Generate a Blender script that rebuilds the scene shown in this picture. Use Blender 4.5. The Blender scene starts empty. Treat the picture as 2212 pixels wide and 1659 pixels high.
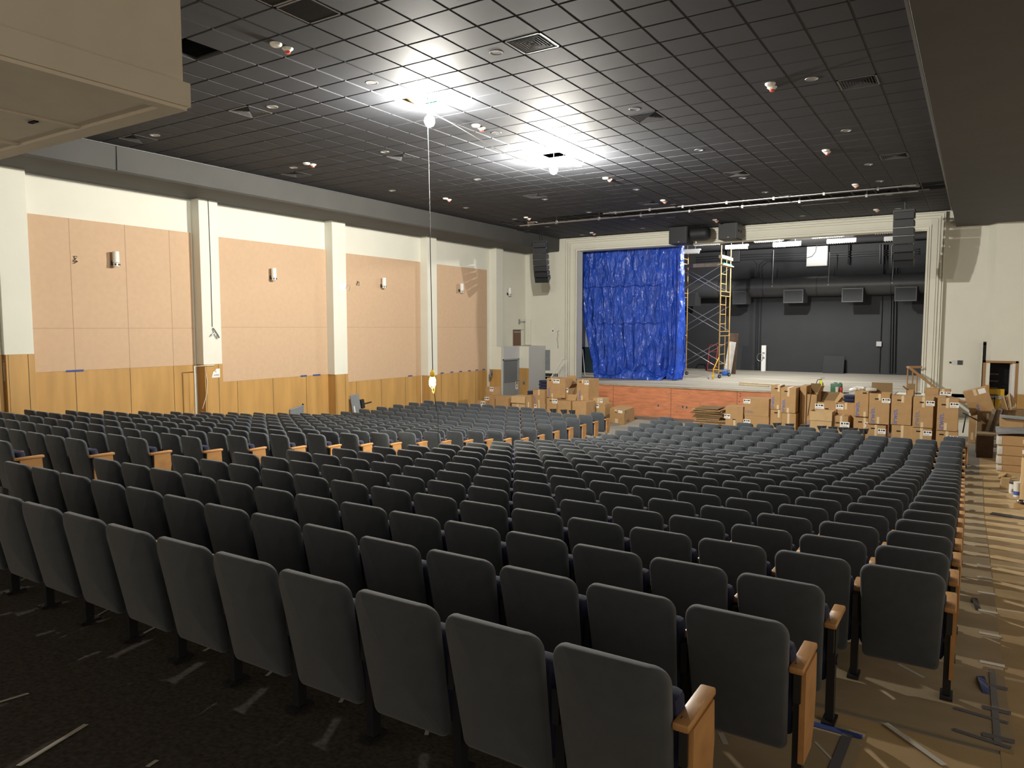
import bpy, bmesh, math, random
from mathutils import Vector, Matrix
random.seed(7)
SC = bpy.context.scene
C = SC.collection
PI = math.pi
# ------------------------------------------------------------------ camera and measuring rays
CAMZ = 3.54
W, H, FPX = 2212.0, 1659.0, 1574.7
YAW, PITCH, ROLL = 0.56644, -0.07803, 0.00027
cy, sy, cp, sp = math.cos(YAW), math.sin(YAW), math.cos(PITCH), math.sin(PITCH)
FW = Vector((-sy * cp, cy * cp, sp)); R0 = Vector((cy, sy, 0)); U0 = R0.cross(FW)
RT = math.cos(ROLL) * R0 + math.sin(ROLL) * U0
UP = -math.sin(ROLL) * R0 + math.cos(ROLL) * U0
CAM = Vector((0, 0, CAMZ))
def ray(u, v): return FW + (u - W / 2) / FPX * RT + (H / 2 - v) / FPX * UP
def at_z(u, v, z):
    d = ray(u, v); return CAM + d * ((z - CAMZ) / d.z)
def at_y(u, v, y):
    d = ray(u, v); return CAM + d * (y / d.y)
def at_x(u, v, x):
    d = ray(u, v); return CAM + d * (x / d.x)
def proj(p):
    q = Vector(p) - CAM; c = q.dot(FW)
    if c < 0.05: return (1e6, 1e6, c)
    return (W / 2 + FPX * q.dot(RT) / c, H / 2 - FPX * q.dot(UP) / c, c)
cam = bpy.data.cameras.new('camera'); cam.sensor_width = 36; cam.lens = 36 * FPX / W; cam.clip_end = 200; cam.clip_start = 0.02
co = bpy.data.objects.new('camera', cam); C.objects.link(co)
m = Matrix((RT, UP, -FW)).transposed().to_4x4(); m.translation = CAM; co.matrix_world = m
SC.camera = co
SC.view_settings.view_transform = 'Standard'
SC.view_settings.look = 'None'
SC.view_settings.exposure = 0.0
SC.view_settings.gamma = 1
SC.view_settings.use_curve_mapping = False

# ------------------------------------------------------------------ materials
MATS = {}
def mat(name, col, rough=0.6, metal=0.0, spec=0.5, var=0.0, vscale=6.0, bump=0.0, bscale=60.0, stretch=None, col2=None, emit=None, estr=0.0, sheen=0.0, coord='Object'):
    if name in MATS: return MATS[name]
    mt = bpy.data.materials.new(name); mt.use_nodes = True
    nt = mt.node_tree; b = nt.nodes['Principled BSDF']
    b.inputs['Base Color'].default_value = (*col, 1); b.inputs['Roughness'].default_value = rough
    b.inputs['Metallic'].default_value = metal; b.inputs['Specular IOR Level'].default_value = spec
    if sheen: b.inputs['Sheen Weight'].default_value = sheen
    if emit:
        b.inputs['Emission Color'].default_value = (*emit, 1); b.inputs['Emission Strength'].default_value = estr
    tc = mp = None
    if var or bump:
        tc = nt.nodes.new('ShaderNodeTexCoord'); mp = nt.nodes.new('ShaderNodeMapping')
        nt.links.new(tc.outputs[coord], mp.inputs[0])
        if stretch: mp.inputs['Scale'].default_value = stretch
    if var:
        n = nt.nodes.new('ShaderNodeTexNoise'); n.inputs['Scale'].default_value = vscale; n.inputs['Detail'].default_value = 5
        nt.links.new(mp.outputs[0], n.inputs['Vector'])
        r = nt.nodes.new('ShaderNodeValToRGB'); r.color_ramp.elements[0].position = 0.3; r.color_ramp.elements[1].position = 0.72
        c2 = col2 or tuple(min(1, c * (1 + var)) for c in col); c1 = tuple(c * (1 - var) for c in col)
        r.color_ramp.elements[0].color = (*c1, 1); r.color_ramp.elements[1].color = (*c2, 1)
        nt.links.new(n.outputs[0], r.inputs[0]); nt.links.new(r.outputs[0], b.inputs['Base Color'])
    if bump:
        n2 = nt.nodes.new('ShaderNodeTexNoise'); n2.inputs['Scale'].default_value = bscale; n2.inputs['Detail'].default_value = 3
        nt.links.new(mp.outputs[0], n2.inputs['Vector'])
        bp = nt.nodes.new('ShaderNodeBump'); bp.inputs['Strength'].default_value = bump; bp.inputs['Distance'].default_value = 0.01
        nt.links.new(n2.outputs[0], bp.inputs['Height']); nt.links.new(bp.outputs[0], b.inputs['Normal'])
    MATS[name] = mt
    return mt
M = dict(
 tile=mat('black_ceiling_tile', (0.046, 0.049, 0.057), 0.72, spec=0.25, var=0.06, vscale=2, bump=0.08, bscale=220),
 grid=mat('black_ceiling_grid', (0.020, 0.020, 0.024), 0.55),
 trimbright=mat('grey_wall_angle', (0.10, 0.10, 0.10), 0.35),
 soffit=mat('charcoal_soffit_paint', (0.072, 0.071, 0.068), 0.7, spec=0.3, var=0.08, vscale=1.2),
 plenum=mat('dark_plenum', (0.02, 0.021, 0.024), 0.8),
 plaster=mat('cream_plaster', (0.74, 0.735, 0.65), 0.75, spec=0.25, var=0.02, vscale=1.5, bump=0.1, bscale=40),
 greypaint_shade=mat('pale_grey_paint_and_shade', (0.60, 0.61, 0.62), 0.7),  # grey paint; also painted shade on the partition's hall-facing sides
 booth=mat('beige_booth_paint', (0.72, 0.66, 0.545), 0.8, spec=0.2, var=0.04, vscale=3),
 fabricpanel=mat('tan_fabric_panel', (0.58, 0.41, 0.275), 0.9, spec=0.1, var=0.03, vscale=8, bump=0.1, bscale=400),
 seam=mat('panel_seam', (0.30, 0.21, 0.13), 0.9),
 veneer=mat('maple_veneer', (0.50, 0.29, 0.095), 0.45, spec=0.4, var=0.14, vscale=2.2, stretch=(1.5, 1.5, 0.25)),
 oak=mat('oak_arm_wood', (0.52, 0.27, 0.10), 0.42, spec=0.45, var=0.16, vscale=9, stretch=(3, 0.6, 1)),
 darkgap=mat('dark_gap', (0.05, 0.03, 0.015), 0.8),
 fabric=mat('charcoal_seat_fabric', (0.052, 0.062, 0.074), 0.8, spec=0.35, var=0.10, vscale=14, bump=0.35, bscale=700, sheen=0.35),
 navy=mat('navy_cushion_fabric', (0.025, 0.03, 0.07), 0.8, spec=0.2, bump=0.3, bscale=600, sheen=0.08),
 blackmetal=mat('black_painted_metal', (0.018, 0.018, 0.02), 0.45),
 darkmetal=mat('dark_grey_metal', (0.05, 0.052, 0.056), 0.5),
 greymetal=mat('grey_metal', (0.33, 0.34, 0.35), 0.4, metal=0.6),
 galv=mat('galvanised_pipe', (0.5, 0.5, 0.5), 0.3, metal=0.9),
 chrome=mat('chrome_reflector', (0.8, 0.8, 0.8), 0.16, metal=1.0),
 vent=mat('charcoal_vent_metal', (0.085, 0.088, 0.095), 0.4, spec=0.5),
 white=mat('white_plastic', (0.80, 0.79, 0.75), 0.4),
 whitepaint=mat('white_enamel', (0.82, 0.82, 0.80), 0.45),
 red=mat('red_lens', (0.75, 0.12, 0.07), 0.3),
 redpaint=mat('red_painted_steel', (0.42, 0.03, 0.03), 0.35),
 concrete=mat('dusty_concrete_floor', (0.27, 0.25, 0.215), 0.85, spec=0.2, var=0.22, vscale=0.9, bump=0.1, bscale=30),
 carpet=mat('black_carpet', (0.11, 0.097, 0.086), 1.0, spec=0.05, var=0.35, vscale=40, bump=0.8, bscale=350),
 paper=mat('brown_floor_paper', (0.47, 0.335, 0.175), 0.75, spec=0.25, var=0.14, vscale=1.6, bump=0.06, bscale=14),
 board=mat('grey_brown_floor_board', (0.37, 0.29, 0.185), 0.8, spec=0.2, var=0.15, vscale=2),
 tape=mat('white_tape', (0.62, 0.60, 0.54), 0.6),
 bluetape=mat('blue_tape', (0.03, 0.06, 0.25), 0.6),
 greytape=mat('grey_duct_tape', (0.13, 0.13, 0.15), 0.5),
 stageboards=mat('grey_stage_boards', (0.46, 0.425, 0.36), 0.7, spec=0.3, var=0.5, vscale=2.0, stretch=(0.16, 3.4, 1), col2=(0.60, 0.56, 0.48)),
 stageedge=mat('raw_board_edge', (0.42, 0.33, 0.20), 0.8, var=0.3, vscale=5),
 plywood=mat('red_stained_plywood', (0.64, 0.25, 0.125), 0.6, spec=0.3, var=0.2, vscale=3.0, stretch=(0.7, 1, 4.0)),
 stagewall=mat('black_stage_wall', (0.038, 0.040, 0.044), 0.75, spec=0.3, var=0.07, vscale=1.2),
 duct=mat('charcoal_duct', (0.055, 0.056, 0.06), 0.45, spec=0.5, var=0.08, vscale=2),
 blackpipe=mat('black_conduit', (0.022, 0.023, 0.026), 0.45),
 card=mat('brown_cardboard', (0.43, 0.27, 0.13), 0.85, spec=0.15, var=0.07, vscale=5),
 card2=mat('pale_cardboard', (0.52, 0.36, 0.19), 0.85, spec=0.15, var=0.07, vscale=5),
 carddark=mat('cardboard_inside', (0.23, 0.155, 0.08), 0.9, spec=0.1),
 packtape=mat('packing_tape', (0.66, 0.52, 0.33), 0.35),
 inkblue=mat('blue_print', (0.06, 0.13, 0.48), 0.7),
 inkgrey=mat('faded_blue_print', (0.15, 0.18, 0.27), 0.7),
 sticker=mat('white_sticker', (0.82, 0.82, 0.80), 0.6),
 ink=mat('black_print', (0.02, 0.02, 0.02), 0.7),
 browndoor=mat('brown_wood_door', (0.145, 0.075, 0.048), 0.5, var=0.2, vscale=6, stretch=(4, 4, 0.5)),
 brownrail=mat('brown_handrail', (0.36, 0.19, 0.075), 0.45),
 yellow=mat('yellow_scaffold_paint', (0.45, 0.28, 0.10), 0.5, var=0.25, vscale=6),
 yellowbright=mat('yellow_plastic', (0.75, 0.45, 0.02), 0.4),
 plank=mat('scaffold_plank', (0.25, 0.20, 0.14), 0.8, var=0.2, vscale=8),
 lumber=mat('pale_lumber', (0.58, 0.47, 0.27), 0.7, var=0.15, vscale=6, stretch=(0.5, 4, 1)),
 rubber=mat('black_rubber', (0.015, 0.015, 0.015), 0.6),
 green=mat('green_plastic', (0.045, 0.17, 0.095), 0.5),
 teal=mat('green_duct_wrap', (0.05, 0.26, 0.20), 0.6, var=0.3, vscale=5),
 neon=mat('fluorescent_tag', (0.75, 0.85, 0.05), 0.6),
 speaker=mat('black_speaker_cabinet', (0.011, 0.013, 0.017), 0.55, bump=0.2, bscale=300),
 darkwood=mat('dark_brown_wood', (0.085, 0.052, 0.032), 0.55, var=0.2, vscale=5),
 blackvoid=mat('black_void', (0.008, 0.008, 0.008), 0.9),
 clearwrap=mat('milky_plastic_wrap', (0.62, 0.60, 0.55), 0.25, var=0.1, vscale=8, bump=0.6, bscale=25),
 flatgrey=mat('steel_grey_panel', (0.22, 0.235, 0.25), 0.45, var=0.12, vscale=4),
 doordark=mat('dark_grey_door', (0.17, 0.19, 0.205), 0.5),
 doorgrey=mat('grey_painted_door', (0.31, 0.335, 0.35), 0.5),
 cord=mat('black_cord', (0.012, 0.012, 0.012), 0.5),
 pinkcup=mat('pale_cup', (0.72, 0.66, 0.60), 0.5),
)
def emis(name, col, s):
    mt = bpy.data.materials.new(name); mt.use_nodes = True; nt = mt.node_tree
    nt.nodes.remove(nt.nodes['Principled BSDF']); e = nt.nodes.new('ShaderNodeEmission')
    e.inputs[0].default_value = (*col, 1); e.inputs[1].default_value = s
    nt.links.new(e.outputs[0], nt.nodes['Material Output'].inputs[0]); return mt
# ------------------------------------------------------------------ mesh helpers
class MB:
    """collects shapes in world coordinates and links them as one mesh object"""
    def __init__(s): s.v = []; s.f = []; s.mi = []; s.cur = 0; s.mats = []
    def mat(s, mt):
        if mt not in s.mats: s.mats.append(mt)
        s.cur = s.mats.index(mt); return s
    def add(s, vs, fs):
        b = len(s.v); s.v += [Vector(p) for p in vs]; s.f += [tuple(b + i for i in f) for f in fs]; s.mi += [s.cur] * len(fs); return s
    def box(s, lo, hi, rotz=0, piv=None, mtx=None):
        x0, y0, z0 = lo; x1, y1, z1 = hi
        vs = [Vector(p) for p in ((x0, y0, z0), (x1, y0, z0), (x1, y1, z0), (x0, y1, z0), (x0, y0, z1), (x1, y0, z1), (x1, y1, z1), (x0, y1, z1))]
        if rotz:
            pv = Vector(piv) if piv else Vector(((x0 + x1) / 2, (y0 + y1) / 2, z0)); r = Matrix.Rotation(rotz, 3, 'Z')
            vs = [r @ (p - pv) + pv for p in vs]
        if mtx: vs = [mtx @ p for p in vs]
        return s.add(vs, [(0, 3, 2, 1), (4, 5, 6, 7), (0, 1, 5, 4), (1, 2, 6, 5), (2, 3, 7, 6), (3, 0, 4, 7)])
    def bbox(s, lo, hi, b=0.01, mtx=None):
        """box with chamfered edges"""
        lo, hi = Vector(lo), Vector(hi); c = (lo + hi) / 2; h = (hi - lo) / 2; b = min(b, min(h) * 0.9)
        bm = bmesh.new(); bmesh.ops.create_cube(bm, size=2)
        for p in bm.verts: p.co = Vector((p.co.x * h.x, p.co.y * h.y, p.co.z * h.z)) + c
        bmesh.ops.bevel(bm, geom=list(bm.edges), offset=b, segments=2, affect='EDGES', profile=0.5)
        bm.verts.index_update()
        vs = [mtx @ p.co if mtx else p.co.copy() for p in bm.verts]; fs = [tuple(q.index for q in f.verts) for f in bm.faces]
        bm.free(); return s.add(vs, fs)
    def tube(s, p, q, r, n=10, r2=None, cap=True):
        p, q = Vector(p), Vector(q); d = (q - p)
        if d.length < 1e-6: return s
        d.normalize(); a = d.orthogonal().normalized(); b = d.cross(a); r2 = r if r2 is None else r2
        vs = [p + (a * math.cos(2 * PI * i / n) + b * math.sin(2 * PI * i / n)) * r for i in range(n)] + [q + (a * math.cos(2 * PI * i / n) + b * math.sin(2 * PI * i / n)) * r2 for i in range(n)]
        fs = [(i, (i + 1) % n, n + (i + 1) % n, n + i) for i in range(n)]
        if cap: fs += [tuple(range(n - 1, -1, -1)), tuple(range(n, 2 * n))]
        return s.add(vs, fs)
    def path(s, pts, r, n=8):
        pts = [Vector(p) for p in pts]; k = len(pts); rings = []; a = None
        for i in range(k):
            d = (pts[min(i + 1, k - 1)] - pts[max(i - 1, 0)]).normalized()
            a = (d.orthogonal() if a is None else (a - d * a.dot(d))).normalized(); b = d.cross(a)
            rings.append([pts[i] + (a * math.cos(2 * PI * j / n) + b * math.sin(2 * PI * j / n)) * r for j in range(n)])
        vs = [p for g in rings for p in g]
        fs = [(i * n + j, i * n + (j + 1) % n, (i + 1) * n + (j + 1) % n, (i + 1) * n + j) for i in range(k - 1) for j in range(n)]
        fs += [tuple(range(n - 1, -1, -1)), tuple(range((k - 1) * n, k * n))]
        return s.add(vs, fs)
    def lathe(s, prof, c, n=20, mtx=None):
        c = Vector(c); vs = []; fs = []; k = len(prof)
        for r, z in prof:
            for i in range(n):
                p = Vector((r * math.cos(2 * PI * i / n), r * math.sin(2 * PI * i / n), z))
                vs.append((mtx @ p if mtx else p) + c)
        fs = [(i * n + j, i * n + (j + 1) % n, (i + 1) * n + (j + 1) % n, (i + 1) * n + j) for i in range(k - 1) for j in range(n)]
        fs += [tuple(range(n - 1, -1, -1)), tuple(range((k - 1) * n, k * n))]
        return s.add(vs, fs)
    def prism(s, poly, z0, z1, mtx=None):
        n = len(poly); vs = [Vector((x, y, z0)) for x, y in poly] + [Vector((x, y, z1)) for x, y in poly]
        if mtx: vs = [mtx @ p for p in vs]
        fs = [(i, (i + 1) % n, n + (i + 1) % n, n + i) for i in range(n)] + [tuple(range(n - 1, -1, -1)), tuple(range(n, 2 * n))]
        return s.add(vs, fs)
    def quad(s, a, b, c, d): return s.add([a, b, c, d], [(0, 1, 2, 3)])
    def build(s, name, mt=None, parent=None, smooth=False, local=False):
        me = bpy.data.meshes.new(name); org = Vector((0, 0, 0))
        if parent is not None and not local:
            org = wloc(parent)
        elif parent is None and s.v and not local:
            lo = Vector([min(p[i] for p in s.v) for i in range(3)]); hi = Vector([max(p[i] for p in s.v) for i in range(3)])
            org = Vector(((lo.x + hi.x) / 2, (lo.y + hi.y) / 2, lo.z))
        me.from_pydata([p - org for p in s.v], [], s.f)
        for q in (s.mats or [mt]): me.materials.append(q)
        if s.mats: me.polygons.foreach_set('material_index', s.mi)
        if smooth: me.polygons.foreach_set('use_smooth', [True] * len(me.polygons))
        me.validate(); bm = bmesh.new(); bm.from_mesh(me); bmesh.ops.recalc_face_normals(bm, faces=bm.faces); bm.to_mesh(me); bm.free()
        if smooth: me.set_sharp_from_angle(angle=math.radians(42))
        o = bpy.data.objects.new(name, me); C.objects.link(o)
        if parent is not None: o.parent = parent
        else: o.location = org
        return o
def wloc(o):
    p = o.location.copy()
    while o.parent: o = o.parent; p += o.location
    return p
def tag(o, label, cat, group=None, kind=None):
    o['label'] = label; o['category'] = cat
    if group: o['group'] = group
    if kind: o['kind'] = kind
    return o
def struct(o): o['kind'] = 'structure'; return o
def thing(name, loc, label, cat, group=None):
    o = bpy.data.objects.new(name, None); o.empty_display_size = 0.1; C.objects.link(o); o.location = loc
    return tag(o, label, cat, group)
def text_mesh(body, size, name, mt, parent, mtx, extrude=0.0008):
    cu = bpy.data.curves.new(name, 'FONT'); cu.body = body; cu.size = size; cu.extrude = extrude; cu.resolution_u = 2; cu.align_x = 'CENTER'; cu.align_y = 'CENTER'
    t = bpy.data.objects.new(name, cu); C.objects.link(t)
    dg = bpy.context.evaluated_depsgraph_get(); me = bpy.data.meshes.new_from_object(t.evaluated_get(dg))
    bpy.data.objects.remove(t); bpy.data.curves.remove(cu)
    me.transform(mtx); me.transform(Matrix.Translation(-wloc(parent))); me.materials.clear(); me.materials.append(mt); me.name = name
    o = bpy.data.objects.new(name, me); C.objects.link(o); o.parent = parent; return o
def frame_mtx(origin, xaxis, yaxis):
    x = Vector(xaxis).normalized(); y = Vector(yaxis).normalized(); z = x.cross(y)
    mm = Matrix((x, y, z)).transposed().to_4x4(); mm.translation = Vector(origin); return mm

# ------------------------------------------------------------------ levels
CEIL, SOF, STG = 7.53, 6.95, 1.24
XL, XPIL, XR0 = -17.95, -17.60, -0.888
YF = 29.4
T = 0.6096
GX0, GY0 = -14.456, 11.4503
SL = 0.1095
def fz(y): return max(0.0, SL * (16.22 - y))
def seat_top(y): return fz(y) + 0.815

# ------------------------------------------------------------------ floor
b = MB(); ys = [-2, 0, 4, 8, 12, 16.22, 27.3, 31]
for a, c in zip(ys[:-1], ys[1:]):
    b.quad((-19, a, fz(a)), (4, a, fz(a)), (4, c, fz(c)), (-19, c, fz(c)))
struct(b.build('floor', M['concrete']))
def on_floor(x, y, dz=0.0): return Vector((x, y, fz(y) + dz))
def hit_floor(u, v):
    d = ray(u, v); y = 0.5
    while y < 40:
        z = CAMZ + d.z / d.y * y
        if z <= fz(y): break
        y += 0.005
    return Vector((d.x / d.y * y, y, fz(y)))
# carpet of the rear cross aisle, with its tape marks
cr = thing('carpet', on_floor(-5, 1.5), 'black carpet of the rear cross aisle behind the last row', 'carpet')
b = MB(); e = 0.006
b.quad((-9, -1.5, fz(-1.5) + e), (-1.2, -1.5, fz(-1.5) + e), (-1.2, 5.0, fz(5.0) + e), (-9, 5.0, fz(5.0) + e)); b.build('pile', M['carpet'], cr)
def strip(p, q, w, name, mt, parent=None, dz=0.010):
    p, q = Vector(p), Vector(q); d = (q - p); n = Vector((-d.y, d.x, 0)).normalized() * w / 2; bb = MB()
    N = max(1, int(d.length / 0.6)); prev = None
    for i in range(N):
        a = p + d * (i / N); c = p + d * ((i + 1) / N)
        az, cz = fz(a.y) + dz, fz(c.y) + dz
        bb.add([(a.x - n.x, a.y - n.y, az), (a.x + n.x, a.y + n.y, az), (c.x + n.x, c.y + n.y, cz), (c.x - n.x, c.y - n.y, cz)], [(0, 1, 2, 3)])
    return bb.build(name, mt, parent)
MARKS = [((-6, 1523), (62, 1502), .022), ((40, 1659), (187, 1570), .028), ((308, 1373), (345, 1353), .02), ((440, 1410), (463, 1397), .022), ((576, 1464), (597, 1445), .022),
         ((735, 1522), (748, 1501), .022), ((921, 1592), (928, 1563), .022), ((318, 1662), (340, 1647), .022), ((210, 1333), (238, 1317), .012), ((45, 1257), (58, 1250), .012), ((1132, 1640), (1140, 1662), .022)]
for p, q, w in MARKS: strip(hit_floor(*p), hit_floor(*q), w, 'tape_mark', M['tape'], cr)
# ------------------------------------------------------------------ floor protection of the paper-covered aisle
pp = thing('floor_paper', on_floor(0.8, 8), 'brown paper floor protection laid along the outer aisle', 'floor covering')
b = MB()
for a, c in zip([-3, 0, 3, 6, 9, 12, 14, 16.22], [0, 3, 6, 9, 12, 14, 16.22, 23.5]):
    b.quad((0.20, a, fz(a) + .004), (3.4, a, fz(a) + .004), (3.4, c, fz(c) + .004), (0.20, c, fz(c) + .004))
b.quad((-1.15, -3, fz(-3) + .003), (.2, -3, fz(-3) + .003), (.2, 4.5, fz(4.5) + .003), (-1.15, 4.5, fz(4.5) + .003))
b.build('sheet', M['paper'], pp)
for y in (5.9, 8.1, 10.6, 13.2): strip((0.22, y, 0), (1.6, y + .03, 0), .05, 'tape_seam', M['packtape'], pp, .006)
bd = thing('floor_board', on_floor(0.1, 8), 'narrow grey-brown board strip along the seat ends by the aisle', 'floor covering')
b = MB()
for a, c in zip([4.55, 6, 9, 12, 14, 16.22], [6, 9, 12, 14, 16.22, 20.5]):
    b.quad((-0.9, a, fz(a) + .012), (0.26, a, fz(a) + .012), (0.26, c, fz(c) + .012), (-0.9, c, fz(c) + .012))
b.quad((-0.9, 4.55, fz(4.55) + .012), (0.26, 4.55, fz(4.55) + .012), (0.26, 4.55, fz(4.55)), (-0.9, 4.55, fz(4.55)))
b.build('board', M['board'], bd)
for k in range(9):
    y = 4.7 + k * .46 if k < 3 else 5.3 + (k - 2) * .85
    strip((0.12, y, 0), (0.27, y, 0), .05, 'tape_strip', M['tape'] if k > 2 else M['greytape'], bd, .018)
strip((0.19, 4.6, 0), (0.19, 6.0, 0), .035, 'tape_strip', M['greytape'], bd, .017)
strip((-.02, 4.66, 0), (.25, 4.6, 0), .035, 'tape_strip', M['greytape'], bd, .017)
strip((-.02, 5.02, 0), (.25, 4.98, 0), .035, 'tape_strip', M['greytape'], bd, .017)
# second board with blue tape beside rows two and three
bd2 = thing('floor_board', on_floor(-.55, 3.5), 'short grey board edged with blue tape beside the second row end', 'floor covering')
b = MB(); 
for a, c in ((2.55, 4.3),): b.quad((-1.1, a, fz(a) + .012), (-.42, a, fz(a) + .012), (-.42, c, fz(c) + .012), (-1.1, c, fz(c) + .012))
b.build('board', M['board'], bd2)
strip((-.5, 2.7, 0), (-.5, 4.2, 0), .05, 'tape_strip', M['greytape'], bd2, .017)
strip((-.75, 4.2, 0), (-.43, 4.2, 0), .05, 'tape_strip', M['bluetape'], bd2, .018)
for i, (p, q, w, lab) in enumerate([((1912, 1567), (2040, 1659), .035, 'long white tape line on the brown floor paper near the camera'), ((1556, 1588), (1568, 1614), .03, 'short white tape piece on the floor below the first row end'),
        ((1940, 1438), (1996, 1468), .025, 'white tape piece under the fourth row end seat'), ((1760, 1608), (1800, 1650), .015, 'thin white cord piece beside the second row end panel')]):
    tag(strip(hit_floor(*p), hit_floor(*q), w, 'floor_tape', M['tape'], None, .014), lab, 'tape')
for p, q, lab in (((2105, 1295), (2112, 1322), 'scrap of black tape on the paper near the fourth row'), ((2118, 1465), (2130, 1503), 'scrap of blue tape curling beside the board corner')):
    a = hit_floor(*p); c = hit_floor(*q); bb = MB()
    n = 5; vs = []
    for i in range(n):
        t = i / (n - 1); g = a.lerp(c, t); w = .028 * (1 - .6 * abs(t - .4))
        vs += [(g.x - w, g.y, fz(g.y) + .012 + .02 * math.sin(t * 3)), (g.x + w, g.y, fz(g.y) + .012 + .01 * math.sin(t * 5 + 1) ** 2)]
    bb.add(vs, [(2 * i, 2 * i + 1, 2 * i + 3, 2 * i + 2) for i in range(n - 1)])
    tag(bb.build('tape_scrap', M['bluetape'] if 'blue' in lab else M['rubber']), lab, 'tape')

# ------------------------------------------------------------------ ceiling of black lay-in tiles
i0, i1 = -12, 13; j0, j1 = -14, 37
def gx(i): return (GX0 + i) * T
def gy(j): return (GY0 + j) * T
HOLES = {(0, 5), (0, 13)}
def tile_of(u, v):
    p = at_z(u, v, CEIL); return (math.floor(p.x / T - GX0), math.floor(p.y / T - GY0))
for px in ((430, 105),): HOLES.add(tile_of(*px))
VENT_PX = [((1150, 92), 'square black ceiling diffuser above and before the brighter bulb, catching its light', 'louvre'), ((1395, 250), 'square ceiling diffuser beside the second hanging bulb toward the boxes side', 'louvre'),
        ((541, 239), 'square ceiling diffuser past the booth corner beside one downlight', 'louvre'), ((290, 299), 'square ceiling diffuser in the dim corner under the booth edge', 'louvre'), ((868, 338), 'square ceiling diffuser beyond the brighter bulb near the side wall', 'louvre'),
        ((640, 373), 'faint square ceiling diffuser close to the side wall soffit', 'louvre'), ((1852, 176), 'square ceiling diffuser beside the lone downlight over the paper-covered aisle', 'louvre'), ((1925, 332), 'square ceiling diffuser nearer the stage over the paper-covered aisle', 'louvre'),
        ((1595, 371), 'square ceiling diffuser with a bent blade in the middle of the dark ceiling', 'louvre'), ((1180, 424), 'barely visible square diffuser past the second bulb', 'louvre'), ((1402, 436), 'square diffuser just behind the lighting pipes', 'louvre'),
        ((680, 18), 'dark blue-black return grille at the top edge of view beside the booth', 'grille'), ((608, -8), 'dark return grille cut off by the top edge of view', 'grille')]
VENT_TILES = {}
for px, lab, kd in VENT_PX:
    VENT_TILES[tile_of(*px)] = (lab, kd)
DL = [(803, 176, 'before the brighter bulb'), (585, 229, 'beside the diffuser past the booth'), (331, 291, 'in the dim corner under the booth edge'), (1073, 111, 'beside the bright black diffuser'), (1371, 234, 'before the diffuser by the second bulb'),
      (1751, 169, 'over the paper-covered aisle beside the first diffuser'), (1824, 279, 'between the two aisle diffusers'), (1507, 321, 'on the dark ceiling past the second bulb'), (1871, 350, 'near the second aisle diffuser'), (831, 327, 'beside the diffuser beyond the brighter bulb'),
      (1072, 287, 'just behind the smoke detector pair by the brighter bulb'), (1247, 357, 'right behind the second bulb'), (632, 359, 'over the faint diffuser by the soffit'), (847, 411, 'close to the soffit above the second pilaster'), (1031, 388, 'alone between the bulbs and the side wall'),
      (1005, 449, 'close to the soffit above the third pilaster'), (1371, 407, 'halfway between second bulb and lighting pipes'), (1176, 431, 'beyond the barely visible diffuser'), (1601, 380, 'under the bent-blade diffuser'), (1268, 458, 'just before the end of the lighting pipes'),
      (1900, 394, 'at the aisle end of the lighting pipes'), (1658, 416, 'before the middle of the lighting pipes'), (1450, 439, 'beside the diffuser behind the pipes'), (1110, 473, 'at the side wall end of the pipes'), (1363, 472, 'stageward of the pipes toward the side wall'),
      (1502, 458, 'stageward of the pipes near the middle'), (1918, 421, 'between the pipes and the hanging speaker column'), (1738, 464, 'close over the proscenium head'), (1937, 448, 'directly before the aisle side speaker column'), (1395, 493, 'close over the tarp side of the proscenium'), (1253, 506, 'over the proscenium corner by the tarp'), (1180, 489, 'beside the side wall speaker column'), (1656, 443, 'behind the pipes near the middle')]
DLT = {}
SLOT = set()
for i in range(-11, 13):
    for j in (27, 28): SLOT.add((i, j))
for u, v, where in DL:
    k = tile_of(u, v)
    if k not in VENT_TILES and k not in SLOT and k not in HOLES and i0 <= k[0] < i1: DLT.setdefault(k, where)
b = MB()
for i in range(i0, i1):
    for j in range(j0, j1):
        if (i, j) in HOLES or (i, j) in SLOT or (i, j) in VENT_TILES: continue
        x0, x1, y0, y1 = gx(i), gx(i + 1), gy(j), min(gy(j + 1), YF)
        g, g2, d = .012, .020, .012
        dz = random.uniform(-.0015, .0015)
        o_ = [(x0 + g, y0 + g, CEIL + .004), (x1 - g, y0 + g, CEIL + .004), (x1 - g, y1 - g, CEIL + .004), (x0 + g, y1 - g, CEIL + .004)]
        n_ = [(x0 + g2, y0 + g2, CEIL - d + dz), (x1 - g2, y0 + g2, CEIL - d + dz), (x1 - g2, y1 - g2, CEIL - d - dz), (x0 + g2, y1 - g2, CEIL - d - dz)]
        if (i, j) in DLT:
            xm, ym, zc_, rr = (x0 + x1) / 2, (y0 + y1) / 2, CEIL - d, .09; hx, hy = (x1 - x0) / 2 - g2, (y1 - y0) / 2 - g2; vs = []
            for q in range(32):
                a = 2 * PI * q / 32; ca, sa = math.cos(a), math.sin(a); sc_ = 1 / max(abs(ca), abs(sa))
                vs += [(xm + rr * ca, ym + rr * sa, zc_), (xm + hx * ca * sc_, ym + hy * sa * sc_, zc_), (xm + rr * ca, ym + rr * sa, zc_ + .02)]
            b.add(vs, [f for q in range(32) for f in ((3 * q, 3 * q + 1, 3 * ((q + 1) % 32) + 1, 3 * ((q + 1) % 32)), (3 * q, 3 * ((q + 1) % 32), 3 * ((q + 1) % 32) + 2, 3 * q + 2))])
            b.add(o_ + n_, [(0, 1, 5, 4), (1, 2, 6, 5), (2, 3, 7, 6), (3, 0, 4, 7)]); continue
        b.add(o_ + n_, [(4, 5, 6, 7), (0, 1, 5, 4), (1, 2, 6, 5), (2, 3, 7, 6), (3, 0, 4, 7)])
ce = struct(b.build('ceiling', M['tile']))
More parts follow.
